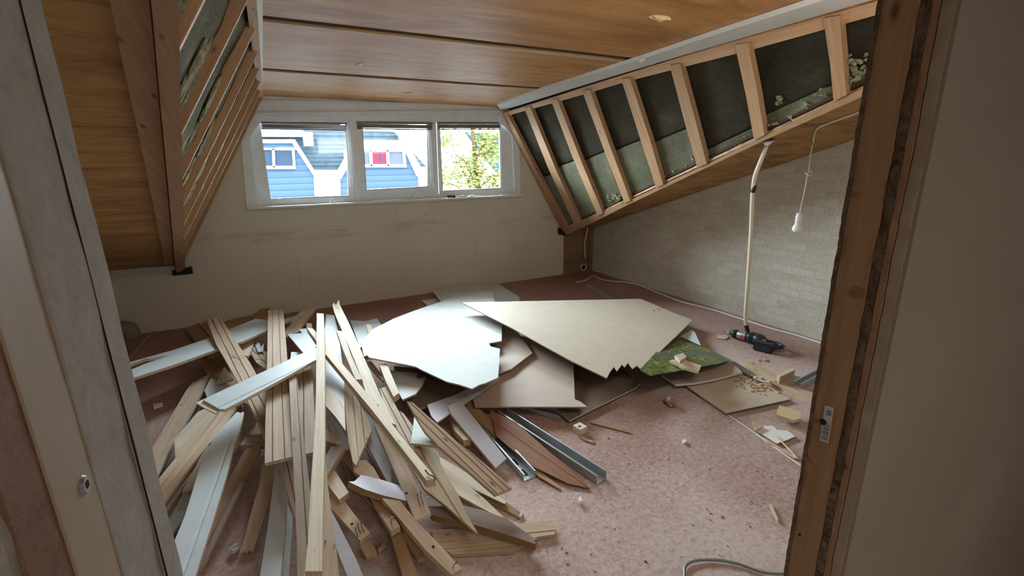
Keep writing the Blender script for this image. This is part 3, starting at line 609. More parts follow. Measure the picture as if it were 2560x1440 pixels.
def hwin(px0, px1, muls, panes):
    (x0, y0), (x1, y1) = px0, px1; bm = bmesh.new()
    ring(bm, [(x0, y0), (x1, y0+1), (x1+4, y1), (x0+4, y1)], [(x0+5, y0+5), (x1-5, y0+6), (x1-2, y1-7), (x0+8, y1-7)], YH-.12, YH)
    for m_ in muls: ypoly(bm, [(m_-3, y0+2), (m_+3, y0+2), (m_+5, y1-3), (m_-1, y1-3)], YH-.12, YH)
    fo = link('window', bm, 'house_white', hs)
    for (a, c, mt) in panes:
        bm = bmesh.new(); ypoly(bm, [(a, y0+4), (c, y0+4), (c+3, y1-5), (a+3, y1-5)], YH-.06, YH-.02); link('pane', bm, mt, fo)
hwin((600, 369), (735, 422), [683], [(605, 681, 'dark_pane'), (684, 730, 'dark_pane')])
hwin((860, 373), (1012, 418), [927, 969], [(868, 926, 'pane_lilac'), (929, 945, 'curtain_red'), (951, 967, 'curtain_red'), (945, 951, 'dark_pane'), (971, 1008, 'pane_lilac')])
e2 = empty('house', UY(1180, 450, 26), 'pale house with teal gable behind the autumn tree in the right pane', 'house')
oprism([(1060, 430), (1130, 350), (1160, 342), (1240, 420), (1300, 470), (1300, 600), (1060, 600)], 26, 3, 'house_white', 'white_wall', e2)
oprism([(1165, 330), (1245, 338), (1290, 430), (1290, 470), (1240, 425)], 25.6, .3, 'teal_house', 'gable', e2)
tree = empty('tree', UY(1195, 600, 12), 'tree with sparse yellow-green autumn leaves in the right pane', 'tree')
rnd = random.Random(11); bm = bmesh.new()
tube(bm, smooth_path([UY(1205, 900, 12), UY(1200, 560, 12), UY(1192, 440, 12.1), UY(1182, 330, 12), UY(1175, 250, 12)]), [.12-.0035*i for i in range(25)], 6)
tips = []
for i in range(15):
    a = UY(1190+rnd.uniform(-8, 8), 560-i*10, 12); b_ = UY(1190+rnd.uniform(-95, 90), 520-i*10+rnd.uniform(-60, 30), 12+rnd.uniform(-1, 1)); m_ = a.lerp(b_, .5)+Vector((0, 0, .2)); tube(bm, smooth_path([a, m_, b_], 3), .018, 5); tips += [a.lerp(b_, .6), a.lerp(b_, .8), b_, m_]
link('trunk', bm, 'bark', tree)
bm = bmesh.new()
def leaf(c, s):
    M = Matrix.Translation(c) @ Matrix.Rotation(rnd.uniform(0, 6), 4, 'Z') @ Matrix.Rotation(rnd.uniform(-1.2, 1.2), 4, 'X')
    bm.faces.new([bm.verts.new(M @ Vector(v_)) for v_ in ((-s, 0, 0), (0, -s*.5, .1*s), (s, 0, 0), (0, s*.5, .1*s))])
for tpt in tips:
    for _ in range(14): leaf(tpt+Vector((rnd.gauss(0, .16), rnd.gauss(0, .2), rnd.gauss(-.12, .24))), rnd.uniform(.04, .07))
clus = [(1120, 345, .12), (1112, 360, .08), (1135, 432, .12), (1112, 440, .1), (1160, 412, .14), (1180, 420, .14), (1190, 440, .14), (1182, 465, .12), (1225, 350, .2), (1238, 385, .16), (1240, 450, .12), (1205, 345, .12), (1245, 470, .1), (1105, 462, .07), (1195, 385, .12), (1215, 375, .12)]
for x, y, s_ in clus:
    c = UY(x, y, 12)
    for _ in range(int(1700*s_)): leaf(c+Vector((rnd.gauss(0, s_), rnd.gauss(0, .3), rnd.gauss(0, s_*1.3))), rnd.uniform(.04, .07))
link('foliage', bm, 'leaf_autumn', tree)
bm = bmesh.new(); box(bm, (-60, D+1.2, -5.6), (80, 60, -5.5)); struct('ground', bm, 'street')

# ------------------------------------------------------------------ demolition heap: pieces listed from the lowest to the topmost
STACK = []; PL = {}
def inside(x, y, poly):
    r = False; n = len(poly)
    for i in range(n):
        x1, y1 = poly[i]; x2, y2 = poly[i-1]
        if (y1 > y) != (y2 > y) and x < (x2-x1)*(y-y1)/(y2-y1)+x1: r = not r
    return r
def plane_of(A, B, za, zb, roll):
    P1, P2 = UZ(A[0], A[1], za), UZ(B[0], B[1], zb); ax = (P2-P1).normalized(); h = ax.cross(Vector((0, 0, 1))).normalized()
    N = h.cross(ax).normalized(); N = Matrix.Rotation(roll, 3, ax) @ N
    return P1, N, ax
def settle(outline, A, B, za, zb, th, roll, gap=.003):
    bx = [p[0] for p in outline]; by = [p[1] for p in outline]; L2 = (B[0]-A[0])**2+(B[1]-A[1])**2; cons = []
    for (po, Po, No, x0, x1, y0, y1) in STACK:
        lx, hx, ly, hy = max(x0, min(bx)), min(x1, max(bx)), max(y0, min(by)), min(y1, max(by))
        if lx >= hx or ly >= hy: continue
        st = max(4, min(12, (hx-lx+hy-ly)/10)); y = ly
        while y <= hy:
            x = lx
            while x <= hx:
                if inside(x, y, outline) and inside(x, y, po): cons.append((x, y, Po, No, max(0, min(1, ((x-A[0])*(B[0]-A[0])+(y-A[1])*(B[1]-A[1]))/L2))))
                x += st
            y += st
    for it in range(90):
        P, N, ax = plane_of(A, B, za, zb, roll); worst = 0; ws = .5
        for (x, y, Po, No, s) in cons:
            v = th+gap-No.dot(on(x, y, P, N)-Po)
            if v > worst: worst, ws = v, s
        for (x, y) in outline:
            q = on(x, y, P, N); s = max(0, min(1, ((x-A[0])*(B[0]-A[0])+(y-A[1])*(B[1]-A[1]))/L2)); v = .002+th*N.z-q.z
            if v > worst: worst, ws = v, s
        if worst < .0008: break
        k = worst*1.03/((1-ws)**2+ws**2); za += k*(1-ws); zb += k*ws
    return za, zb
def piece(name, cat, label, outline, A, B, th, mat, edge=None, grooves=(), roll=0.0, group='boards and battens of the timber heap', free=False, under=None):
    """A, B = (x, y, height) of the two ends of the middle line; grooves = fractions of the width"""
    za, zb = A[2], B[2]
    if not free: za, zb = settle(outline, A, B, za, zb, th, roll)
    P, N, ax = plane_of(A, B, za, zb, roll)
    bx = [p[0] for p in outline]; by = [p[1] for p in outline]; STACK.append((outline, P, N, min(bx), max(bx), min(by), max(by)))
    pts = [on(x, y, P, N) for x, y in outline]; o = sum(pts, Vector())/len(pts); yv = N.cross(ax)
    fr = Matrix(((ax.x, yv.x, N.x, o.x), (ax.y, yv.y, N.y, o.y), (ax.z, yv.z, N.z, o.z), (0, 0, 0, 1)))
    inv = fr.inverted(); loc = [inv @ p for p in pts]; bm = bmesh.new(); prism(bm, [Vector((p.x, p.y, 0)) for p in loc], (0, 0, -th), 0, 1)
    bmesh.ops.recalc_face_normals(bm, faces=bm.faces)
    ymin, ymax = min(p.y for p in loc), max(p.y for p in loc); wd = min(.0045, (ymax-ymin)*.03)
    for g in grooves:
        yc = ymin+(ymax-ymin)*g
        for dy in (-wd, 0, wd): bmesh.ops.bisect_plane(bm, geom=bm.verts[:]+bm.edges[:]+bm.faces[:], plane_co=(0, yc+dy, 0), plane_no=(0, 1, 0), dist=1e-6)
        for v_ in bm.verts:
            if abs(v_.co.y-yc) < wd*.4 and v_.co.z > -th*.2: v_.co.z = -min(.008, th*.5)
    me = bpy.data.meshes.new(name); bm.to_mesh(me); bm.free(); me.materials.append(MATS[mat]); me.materials.append(MATS[edge or mat])
    ob = bpy.data.objects.new(name, me); COL.objects.link(ob); ob.matrix_world = fr
    tag(ob, label, cat, group)
    PL[label] = (ob, P, N)
    return ob, P, N, ax
def board(label, outline, A, B, mat='pine', th=.017, edge='pine', g=(), **k): return piece('wooden_board' if mat.startswith('pine') or mat == 'veneer' else 'painted_board', 'board', label, outline, A, B, th, mat, edge, g, **k)
def batten(label, outline, A, B, mat='pine_pale', th=.042, edge='pine', g=(), **k): return piece('wooden_batten', 'batten', label, outline, A, B, th, mat, edge, g, **k)
def sheet(label, outline, A, B, mat='sheet_white', th=.010, edge='card_edge', name='board_sheet', **k): k.setdefault('group', 'torn wall sheets'); return piece(name, 'sheet', label, outline, A, B, th, mat, edge, (), **k)
def nail(parent, P, N, px, lean=(0, 0), ln=.035, r=.0016):
    c = on(px[0], px[1], P, N); d = (N+Vector((lean[0], lean[1], 0))).normalized(); bm = bmesh.new()
    tube(bm, [c-N*.004, c+d*ln*.6, c+(d+Vector((lean[1], -lean[0], 0))*.5).normalized()*ln], r, 6); tube(bm, [c+(d+Vector((lean[1], -lean[0], 0))*.5).normalized()*ln*.98, c+(d+Vector((lean[1], -lean[0], 0))*.5).normalized()*(ln*1.04)], r*2.4, 8)
    link('nail', bm, 'nail_steel', parent)
def hole(parent, P, N, px, r=.004):
    c = on(px[0], px[1], P, N); bm = bmesh.new(); bmesh.ops.create_cone(bm, cap_ends=True, segments=10, radius1=r, radius2=r, depth=.002, matrix=Matrix.Translation(c) @ N.to_track_quat('Z', 'Y').to_matrix().to_4x4()); link('nail_hole', bm, 'hole_dark', parent)

# --- floor level, left and back
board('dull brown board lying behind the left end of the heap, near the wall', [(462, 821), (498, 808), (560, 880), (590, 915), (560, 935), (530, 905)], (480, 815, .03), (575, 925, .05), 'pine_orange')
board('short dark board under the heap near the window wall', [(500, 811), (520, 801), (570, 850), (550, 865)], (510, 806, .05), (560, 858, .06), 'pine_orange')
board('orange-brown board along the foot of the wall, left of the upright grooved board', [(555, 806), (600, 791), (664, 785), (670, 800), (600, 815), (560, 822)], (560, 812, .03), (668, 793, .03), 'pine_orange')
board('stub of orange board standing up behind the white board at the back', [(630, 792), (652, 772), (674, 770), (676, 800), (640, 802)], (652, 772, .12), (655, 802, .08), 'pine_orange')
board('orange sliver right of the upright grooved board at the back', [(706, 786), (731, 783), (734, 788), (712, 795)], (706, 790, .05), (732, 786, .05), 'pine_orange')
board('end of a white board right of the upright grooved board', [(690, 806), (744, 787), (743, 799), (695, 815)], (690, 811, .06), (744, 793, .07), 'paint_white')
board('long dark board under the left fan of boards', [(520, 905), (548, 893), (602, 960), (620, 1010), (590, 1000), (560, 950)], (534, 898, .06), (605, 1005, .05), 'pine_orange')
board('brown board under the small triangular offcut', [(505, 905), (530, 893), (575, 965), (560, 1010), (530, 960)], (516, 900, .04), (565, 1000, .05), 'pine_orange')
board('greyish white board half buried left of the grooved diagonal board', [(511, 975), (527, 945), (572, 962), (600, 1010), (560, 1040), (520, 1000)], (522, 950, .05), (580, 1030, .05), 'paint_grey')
# lower left fan
board('brown plank of the left fan reaching lowest at the left, cracked across', [(479, 957), (525, 934), (508, 975), (478, 1030), (445, 1085), (394, 1183), (375, 1215), (352, 1190), (360, 1150), (378, 1122), (425, 1045), (463, 980)], (502, 945, .10), (372, 1200, .05), 'pine', th=.022, edge='paint_grey')
board('pale lower left white board end under the broad white board', [(455, 1232), (500, 1215), (500, 1260), (465, 1290), (433, 1333), (410, 1350), (395, 1290), (420, 1262)], (490, 1215, .06), (410, 1335, .02), 'paint_white')
board('dark narrow plank edge beneath the grooved board of the left fan', [(530, 1085), (540, 1100), (508, 1140), (420, 1277), (395, 1310), (385, 1300), (412, 1240), (505, 1120)], (530, 1090, .09), (395, 1300, .03), 'pine_grey', th=.03, edge='pine_grey')
board('short board with a broken tip between dark plank and white board', [(454, 1230), (462, 1215), (497, 1150), (520, 1110), (530, 1130), (505, 1190), (484, 1221)], (520, 1115, .10), (465, 1230, .07), 'pine')
board('wooden board with nailed sawn end in the left fan', [(495, 1029), (540, 1010), (590, 1000), (560, 1060), (477, 1130), (438, 1144), (436, 1098)], (560, 1010, .13), (437, 1120, .09), 'pine_pale')
board('grooved board of the left fan running to the left door side', [(533, 1036), (560, 1020), (600, 995), (590, 1025), (545, 1088), (520, 1112), (470, 1175), (412, 1254), (392, 1282), (375, 1240), (397, 1196), (439, 1144), (485, 1083)], (575, 1010, .15), (388, 1250, .07), 'pine', g=(.36, .64))
board('brown board under the right edge of the broad white board', [(610, 1010), (645, 1020), (640, 1060), (605, 1105), (583, 1130), (588, 1090)], (630, 1012, .11), (590, 1120, .06), 'pine_grey')
board('long brown batten-like board right of the broad white board, reaching the frame bottom', [(614, 1122), (652, 1112), (648, 1135), (600, 1208), (560, 1290), (505, 1424), (488, 1424), (512, 1350), (562, 1215)], (635, 1110, .10), (496, 1424, .02), 'pine', th=.02)
board('thin grey board edge beside the long brown board', [(600, 1200), (610, 1205), (560, 1310), (516, 1400), (500, 1424), (506, 1390), (560, 1285)], (604, 1203, .06), (505, 1420, .0), 'pine_grey', th=.012)
board('broad white painted board with moulded edge in the left foreground', [(592, 1030), (610, 1030), (600, 1075), (585, 1115), (566, 1190), (533, 1300), (488, 1440), (465, 1520), (395, 1520), (420, 1420), (436, 1352), (462, 1290), (482, 1225), (504, 1150), (525, 1112), (540, 1085)], (602, 1030, .19), (430, 1520, .12), 'paint_white', g=(.66, .70))
board('short horizontal pale board left of the wide grooved boards', [(618, 1087), (690, 1082), (690, 1112), (600, 1112)], (605, 1100, .10), (690, 1098, .10), 'pine', th=.03)
board('board with a splintered chewed end lying on the carpet, left foreground', [(655, 1140), (692, 1145), (680, 1230), (652, 1320), (633, 1378), (622, 1375), (617, 1383), (610, 1377), (596, 1386), (611, 1345), (635, 1255), (648, 1215)], (672, 1140, .10), (615, 1380, .02), 'pine', th=.014)
board('white board with a screw hole reaching the bottom of the frame', [(690, 1160), (705, 1160), (718, 1245), (714, 1320), (702, 1440), (697, 1520), (632, 1520), (650, 1440), (672, 1300), (684, 1200)], (697, 1165, .12), (664, 1520, .08), 'paint_white')
board('narrow second white board right of the one with the hole', [(712, 1240), (731, 1290), (730, 1330), (722, 1440), (718, 1520), (700, 1520), (704, 1440), (716, 1320)], (722, 1245, .07), (708, 1520, .04), 'paint_white')
# --- centre bottom
board('dim plank flat on the carpet at the bottom edge of the frame', [(880, 1385), (905, 1395), (940, 1410), (985, 1460), (960, 1480), (905, 1450)], (885, 1390, .02), (960, 1470, .02), 'pine_grey')
board('greyish tapering board right of the pale brown board at the bottom', [(812, 1215), (829, 1278), (850, 1318), (889, 1395), (908, 1440), (935, 1520), (885, 1520), (868, 1440), (842, 1375), (822, 1300)], (820, 1220, .13), (905, 1520, .05), 'paint_lilac')
board('large grooved board lying flat on the carpet at the lower right of the heap', [(1080, 1325), (1200, 1317), (1301, 1309), (1381, 1301), (1389, 1320), (1386, 1336), (1342, 1342), (1278, 1378), (1131, 1386), (1085, 1360)], (1082, 1350, .02), (1385, 1320, .02), 'pine', th=.016, g=(.3, .55))
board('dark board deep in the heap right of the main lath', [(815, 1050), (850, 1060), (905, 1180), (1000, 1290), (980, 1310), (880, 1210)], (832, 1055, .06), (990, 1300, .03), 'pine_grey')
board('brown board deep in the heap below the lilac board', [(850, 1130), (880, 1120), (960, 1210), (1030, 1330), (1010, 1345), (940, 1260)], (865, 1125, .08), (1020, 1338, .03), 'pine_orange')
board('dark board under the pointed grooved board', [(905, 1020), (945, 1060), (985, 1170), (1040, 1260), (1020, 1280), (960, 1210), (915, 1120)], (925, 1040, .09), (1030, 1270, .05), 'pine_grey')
batten('wedge-ended brown batten at the lower centre', [(1001, 1300), (1028, 1325), (1061, 1368), (1059, 1394), (1046, 1398), (1010, 1345)], (1010, 1305, .06), (1055, 1392, .03), 'pine_orange', th=.025)
batten('batten running out of the heap at the bottom centre', [(960, 1285), (990, 1285), (1010, 1345), (1046, 1440), (1065, 1500), (1028, 1500), (1008, 1440), (978, 1335)], (975, 1285, .06), (1047, 1500, .04), 'pine_orange', th=.03)
o, P, N, ax = batten('orange batten with one nail standing on its sawn end', [(915, 1215), (945, 1210), (975, 1275), (1000, 1316), (978, 1329), (950, 1285)], (930, 1212, .11), (990, 1322, .07), 'pine_orange', th=.025); nail(o, P, N, (979, 1312), (.1, .1))
batten('small square block end below the two-nail board', [(900, 1352), (922, 1343), (942, 1380), (915, 1393), (901, 1368)], (911, 1348, .03), (928, 1387, .03), 'pine', th=.025)
o, P, N, ax = batten('short pale board with three bent nails at its end', [(815, 1220), (840, 1222), (885, 1285), (926, 1332), (901, 1352), (860, 1305), (820, 1262)], (828, 1222, .09), (913, 1342, .06), 'pine_pale', th=.022)
for q in ((897, 1343), (903, 1335), (911, 1330)): nail(o, P, N, q, (-.35, .3), .045)
hole(o, P, N, (880, 1310), .006)
batten('short pale offcut above the board with three nails', [(812, 1178), (836, 1174), (872, 1231), (848, 1249), (822, 1215)], (824, 1176, .12), (860, 1240, .10), 'pine_pale', th=.03)
o, P, N, ax = batten('long brown batten with knots ending at the bottom centre', [(955, 1245), (1000, 1252), (1044, 1306), (1100, 1362), (1154, 1421), (1129, 1437), (1064, 1375), (988, 1283)], (975, 1248, .11), (1142, 1430, .05), 'pine', th=.03)
hole(o, P, N, (1083, 1367), .006); nail(o, P, N, (1132, 1420), (.4, .1), .03)
batten('grey-pink beam lying across the lower right of the heap', [(1070, 1266), (1160, 1264), (1211, 1277), (1266, 1296), (1343, 1351), (1339, 1360), (1260, 1334), (1186, 1312), (1078, 1286)], (1072, 1274, .07), (1342, 1356, .05), 'pine_grey', th=.035, edge='pine_orange')
# --- centre of the heap, lower
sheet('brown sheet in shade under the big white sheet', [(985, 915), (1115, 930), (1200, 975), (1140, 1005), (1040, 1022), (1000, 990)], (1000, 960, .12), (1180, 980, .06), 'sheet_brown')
sheet('dark brown sheet on the carpet with pale edge and rounded corner', [(1400, 900), (1475, 905), (1560, 925), (1600, 958), (1592, 968), (1424, 1051), (1388, 1022), (1380, 950)], (1400, 1000, .03), (1590, 945, .03), 'sheet_brown', edge='sheet_white', th=.009)
sheet('pinkish brown sheet between the dark sheet and the white sheets', [(1200, 900), (1285, 835), (1380, 860), (1433, 890), (1437, 998), (1452, 1004), (1468, 1017), (1187, 1016), (1182, 998)], (1190, 1005, .08), (1430, 900, .10), 'sheet_pink')
sheet('folded brownish sheet end between the two biggest sheets', [(1230, 800), (1285, 815), (1331, 882), (1278, 922), (1240, 935), (1225, 880)], (1240, 870, .13), (1325, 880, .13), 'sheet_pink')
sheet('long white strip lying aslant below the big white sheet', [(1068, 1012), (1130, 990), (1195, 960), (1245, 935), (1250, 945), (1195, 985), (1093, 1056), (1078, 1040)], (1240, 945, .13), (1080, 1035, .12), 'paint_lilac')
board('lavender grey board ending right of the long grooved board', [(1120, 1015), (1152, 1003), (1266, 1146), (1239, 1170), (1129, 1037)], (1135, 1008, .06), (1253, 1158, .04), 'paint_lilac')
batten('orange-brown batten with pale sawn end under the pink sheet', [(1150, 1005), (1180, 1000), (1252, 1078), (1236, 1087), (1161, 1020)], (1165, 1002, .06), (1245, 1083, .045), 'pine_orange', th=.035, edge='pine_pale')
board('thin dark board under the splinters at the lower right of the heap', [(1090, 1140), (1115, 1150), (1210, 1215), (1310, 1286), (1300, 1294), (1190, 1232), (1100, 1170)], (1100, 1150, .05), (1305, 1290, .01), 'pine_orange', th=.010)
board('narrow yellow splintered board below the long grooved one', [(1085, 1135), (1110, 1148), (1180, 1190), (1266, 1254), (1262, 1260), (1190, 1226), (1120, 1185), (1090, 1160)], (1095, 1145, .08), (1264, 1257, .03), 'pine_pale', th=.012, edge='pine_orange')
board('broad pale splinter with a white painted upper edge', [(1090, 1165), (1125, 1185), (1165, 1208), (1215, 1250), (1264, 1298), (1225, 1281), (1140, 1235), (1100, 1200)], (1100, 1180, .10), (1264, 1298, .03), 'pine_pale', th=.014)
o, P, N, ax = batten('short split batten block with pale end, right of the long grooved board', [(1128, 1056), (1141, 1061), (1177, 1098), (1159, 1101), (1138, 1078)], (1132, 1058, .08), (1168, 1100, .075), 'pine_pale', th=.04)
board('pointed bright board ending in a spear tip at the lower centre', [(1025, 1125), (1050, 1118), (1083, 1119), (1097, 1133), (1102, 1162), (1141, 1229), (1170, 1290), (1196, 1336), (1158, 1303), (1115, 1264), (1060, 1222), (1030, 1170)], (1060, 1120, .16), (1196, 1336, .06), 'pine_pale', g=(.5,))
board('board with two short grooves split off under the main batten', [(948, 972), (970, 964), (993, 1022), (1010, 1035), (1040, 1075), (1065, 1150), (1033, 1125), (975, 1050)], (959, 968, .22), (1050, 1138, .13), 'pine', g=(.35, .7))
sheet('small triangular white offcut on the boards at the centre', [(1036, 1040), (1062, 1062), (1100, 1115), (1027, 1108)], (1045, 1045, .18), (1060, 1112, .16), 'sheet_white', th=.012)
o, P, N, ax = board('brown board with two long bent nails, ending at the lower centre', [(935, 1060), (965, 1055), (1026, 1180), (1052, 1230), (1077, 1282), (1039, 1302), (1010, 1235), (988, 1180)], (950, 1058, .17), (1058, 1292, .11), 'pine', th=.02, edge='paint_grey')
nail(o, P, N, (1052, 1268), (-.25, .25), .06); nail(o, P, N, (1060, 1262), (-.25, .25), .06); hole(o, P, N, (1016, 1233), .007)
board('pale wedge-shaped board under the lilac board', [(880, 1150), (915, 1150), (935, 1170), (952, 1200), (905, 1192), (885, 1180)], (900, 1150, .13), (930, 1198, .10), 'pine_pale')
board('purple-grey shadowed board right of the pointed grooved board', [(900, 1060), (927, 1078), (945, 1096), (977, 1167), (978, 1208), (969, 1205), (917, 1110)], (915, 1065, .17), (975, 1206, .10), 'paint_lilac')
batten('lilac-stained thick board with a ragged end, lower centre', [(871, 1204), (886, 1203), (903, 1187), (950, 1198), (1003, 1215), (1016, 1252), (960, 1239), (911, 1223)], (873, 1204, .13), (1010, 1235, .10), 'paint_lilac', th=.03, edge='pine_orange', roll=-.25)
batten('dark weathered block beside the main lath', [(828, 1115), (861, 1119), (817, 1190), (808, 1180), (812, 1145)], (844, 1117, .16), (812, 1186, .14), 'pine_grey', th=.03)
board('broken striped board tip right of the main lath', [(800, 1066), (812, 1071), (835, 1090), (852, 1106), (850, 1112), (812, 1100), (800, 1095)], (805, 1080, .15), (850, 1108, .15), 'pine_pale', th=.01, g=(.4, .7))
# --- upper heap
sheet('white sheet offcut with a torn curved edge below the big white sheet', [(965, 925), (1043, 933), (1040, 944), (1052, 946), (1064, 942), (1056, 962), (1040, 984), (1006, 999), (985, 960)], (985, 940, .17), (1030, 985, .17), 'sheet_white', th=.012)
board('white board with pointed lower end under the splintered long board', [(815, 785), (835, 788), (846, 830), (855, 900), (861, 960), (861, 1025), (845, 1002), (812, 965), (808, 880)], (825, 785, .22), (852, 1020, .24), 'paint_white')
board('pale pointed board under the white pointed one', [(806, 955), (835, 980), (861, 1018), (864, 1077), (840, 1043), (806, 1005)], (812, 960, .20), (862, 1070, .18), 'pine_pale')
board('grooved board ending in a V tip right of the main lath', [(858, 975), (888, 990), (921, 1048), (929, 1078), (898, 1144), (890, 1164), (882, 1154), (871, 1104), (862, 1030)], (875, 980, .24), (892, 1160, .16), 'pine_pale', g=(.38, .68))
sheet('bluish white folded sheet behind the long splintered board', [(875, 800), (912, 803), (942, 796), (955, 815), (925, 850), (900, 870)], (905, 800, .10), (915, 860, .12), 'paint_white', th=.01)
batten('small pale offcut lying on the bluish folded sheet', [(915, 812), (925, 810), (934, 830), (924, 841)], (920, 811, .16), (929, 836, .16), 'pine_pale', th=.015)
board('small white painted offcut left of the main lath top', [(748, 823), (765, 821), (792, 864), (786, 872), (766, 850)], (756, 822, .20), (789, 868, .20), 'paint_white')
board('short white board pointing down behind the white diagonal board', [(718, 835), (754, 833), (792, 872), (760, 884)], (737, 834, .19), (776, 878, .19), 'paint_white')
board('white stub between the wide grooved board and the white diagonal board', [(728, 880), (752, 880), (745, 897), (726, 897)], (728, 888, .17), (750, 888, .17), 'paint_white')
board('tiny brown stub behind the top of the diagonal batten', [(765, 807), (779, 808), (782, 826), (767, 824)], (772, 807, .20), (774, 825, .20), 'pine', th=.02)
board('pale board leaning to the upper right behind the wide grooved board', [(759, 766), (790, 763), (788, 774), (746, 830), (717, 842), (706, 835), (712, 826), (737, 795)], (775, 764, .16), (711, 836, .16), 'pine')
board('splintered striped board under the diagonal grooved board', [(620, 870), (638, 864), (672, 884), (672, 928), (640, 905)], (628, 868, .16), (672, 910, .15), 'pine', g=(.4, .7))
board('orange triangular offcut beside the diagonal grooved board', [(596, 862), (637, 846), (631, 870), (620, 892), (610, 885)], (615, 855, .17), (618, 888, .17), 'pine_pale')
board('white splinter tip left of the wide grooved board', [(638, 862), (646, 848), (652, 868), (660, 858), (658, 878), (645, 880)], (648, 850, .16), (650, 878, .16), 'paint_white', th=.008)
board('small triangular wood offcut left of the diagonal grooved board', [(540, 958), (560, 917), (573, 932), (583, 947)], (562, 920, .14), (560, 955, .13), 'pine_pale')
board('long white board with a split left end, raw orange edge', [(296, 915), (321, 906), (430, 876), (531, 842), (585, 818), (638, 797), (672, 800), (672, 824), (610, 852), (542, 873), (440, 910), (332, 945), (300, 957), (296, 938), (360, 910), (425, 888), (360, 898), (305, 920)], (310, 925, .28), (672, 810, .22), 'paint_white', th=.020, edge='pine_pale', g=(.8,))
board('diagonal grooved board crossing the long white board', [(515, 798), (552, 796), (575, 828), (600, 868), (625, 907), (672, 990), (690, 1040), (700, 1095), (665, 1108), (640, 1045), (618, 1000), (596, 957), (540, 860), (524, 818)], (533, 797, .22), (684, 1100, .16), 'pine', g=(.33, .66))
o, P, N, ax = board('brown lower board with a groove, under the wide grooved boards', [(683, 1120), (725, 1110), (745, 1250), (748, 1310), (737, 1292)], (704, 1115, .17), (743, 1305, .14), 'pine', g=(.6,))
board('wide upright grooved board at the middle of the heap', [(670, 776), (708, 774), (717, 880), (722, 960), (728, 1060), (733, 1141), (662, 1158), (663, 1080), (665, 1000), (668, 900)], (689, 775, .30), (697, 1150, .28), 'pine', g=(.28, .67))
board('second wide grooved board beside the main lath', [(722, 945), (740, 930), (757, 918), (775, 913), (782, 935), (784, 1000), (792, 1128), (733, 1142), (727, 1040)], (762, 916, .28), (765, 1135, .27), 'pine', g=(.25, .6))
board('long narrow cracked board left of the main lath', [(722, 932), (740, 926), (760, 1100), (778, 1250), (776, 1520), (744, 1520), (742, 1360), (737, 1220), (732, 1140), (727, 1040)], (731, 930, .31), (760, 1520, .24), 'pine', th=.015, g=(.62,))
o, P, N, ax = board('smooth pale brown board right of the main lath foot', [(800, 1140), (814, 1142), (819, 1210), (841, 1375), (848, 1440), (856, 1520), (796, 1520), (798, 1300)], (807, 1142, .20), (826, 1520, .14), 'pine', th=.018); nail(o, P, N, (812, 1362), (.2, 0), .02)
board('white painted board crossing the wide grooved boards diagonally', [(507, 999), (555, 976), (600, 956), (680, 919), (754, 884), (788, 871), (798, 880), (792, 899), (700, 950), (600, 1004), (562, 1023), (548, 1022)], (528, 1011, .34), (795, 885, .36), 'paint_white', th=.018, edge='pine_pale', g=(.22,))
o, P, N, ax = board('splintered raw broken end lying against the white diagonal board', [(490, 1007), (507, 998), (548, 1022), (541, 1034), (512, 1020)], (492, 1004, .33), (545, 1029, .33), 'pine_pale', th=.008)
board('long board with a splintered top end, running down to the right', [(831, 763), (834, 756), (840, 763), (847, 748), (850, 763), (873, 809), (900, 869), (925, 928), (950, 985), (990, 1062), (965, 1052), (915, 984), (906, 950), (880, 885), (856, 828), (836, 782)], (841, 762, .34), (978, 1058, .24), 'pine_pale', th=.018)
batten('short thick batten on the long splintered board', [(841, 826), (857, 828), (877, 886), (905, 948), (889, 949), (858, 875)], (849, 827, .36), (897, 948, .33), 'pine_pale')
board('broken brown board tip right of the long splintered board', [(914, 902), (930, 905), (962, 945), (958, 952), (930, 925)], (918, 904, .22), (960, 950, .20), 'pine')
board('long striped board with a pointed upper tip and sawn lower end', [(1018, 1002), (1033, 1007), (1072, 1042), (1168, 1123), (1225, 1170), (1280, 1219), (1246, 1233), (1238, 1236), (1180, 1185), (1097, 1115), (1062, 1078), (1040, 1042)], (1022, 1003, .24), (1262, 1228, .09), 'pine', th=.018, g=(.3, .62, .85))
batten('short white batten standing out beside the torn curved sheet', [(948, 910), (967, 909), (998, 982), (984, 992), (965, 955)], (958, 910, .26), (991, 987, .24), 'pine_pale')
batten('long diagonal batten with a bent nail at its lower end', [(767, 819), (783, 822), (815, 859), (860, 914), (950, 1022), (1060, 1160), (1089, 1196), (1066, 1201), (1035, 1160), (930, 1025), (860, 941), (811, 882)], (775, 820, .37), (1078, 1199, .20), 'pine_pale')
batten('long straight main lath running from the wall to the bottom of the frame', [(792, 783), (809, 784), (811, 830), (812, 900), (812, 1100), (808, 1250), (805, 1428), (763, 1428), (770, 1350), (778, 1200), (785, 1100), (790, 1000), (791, 880)], (800, 783, .40), (784, 1428, .38), 'pine_pale')
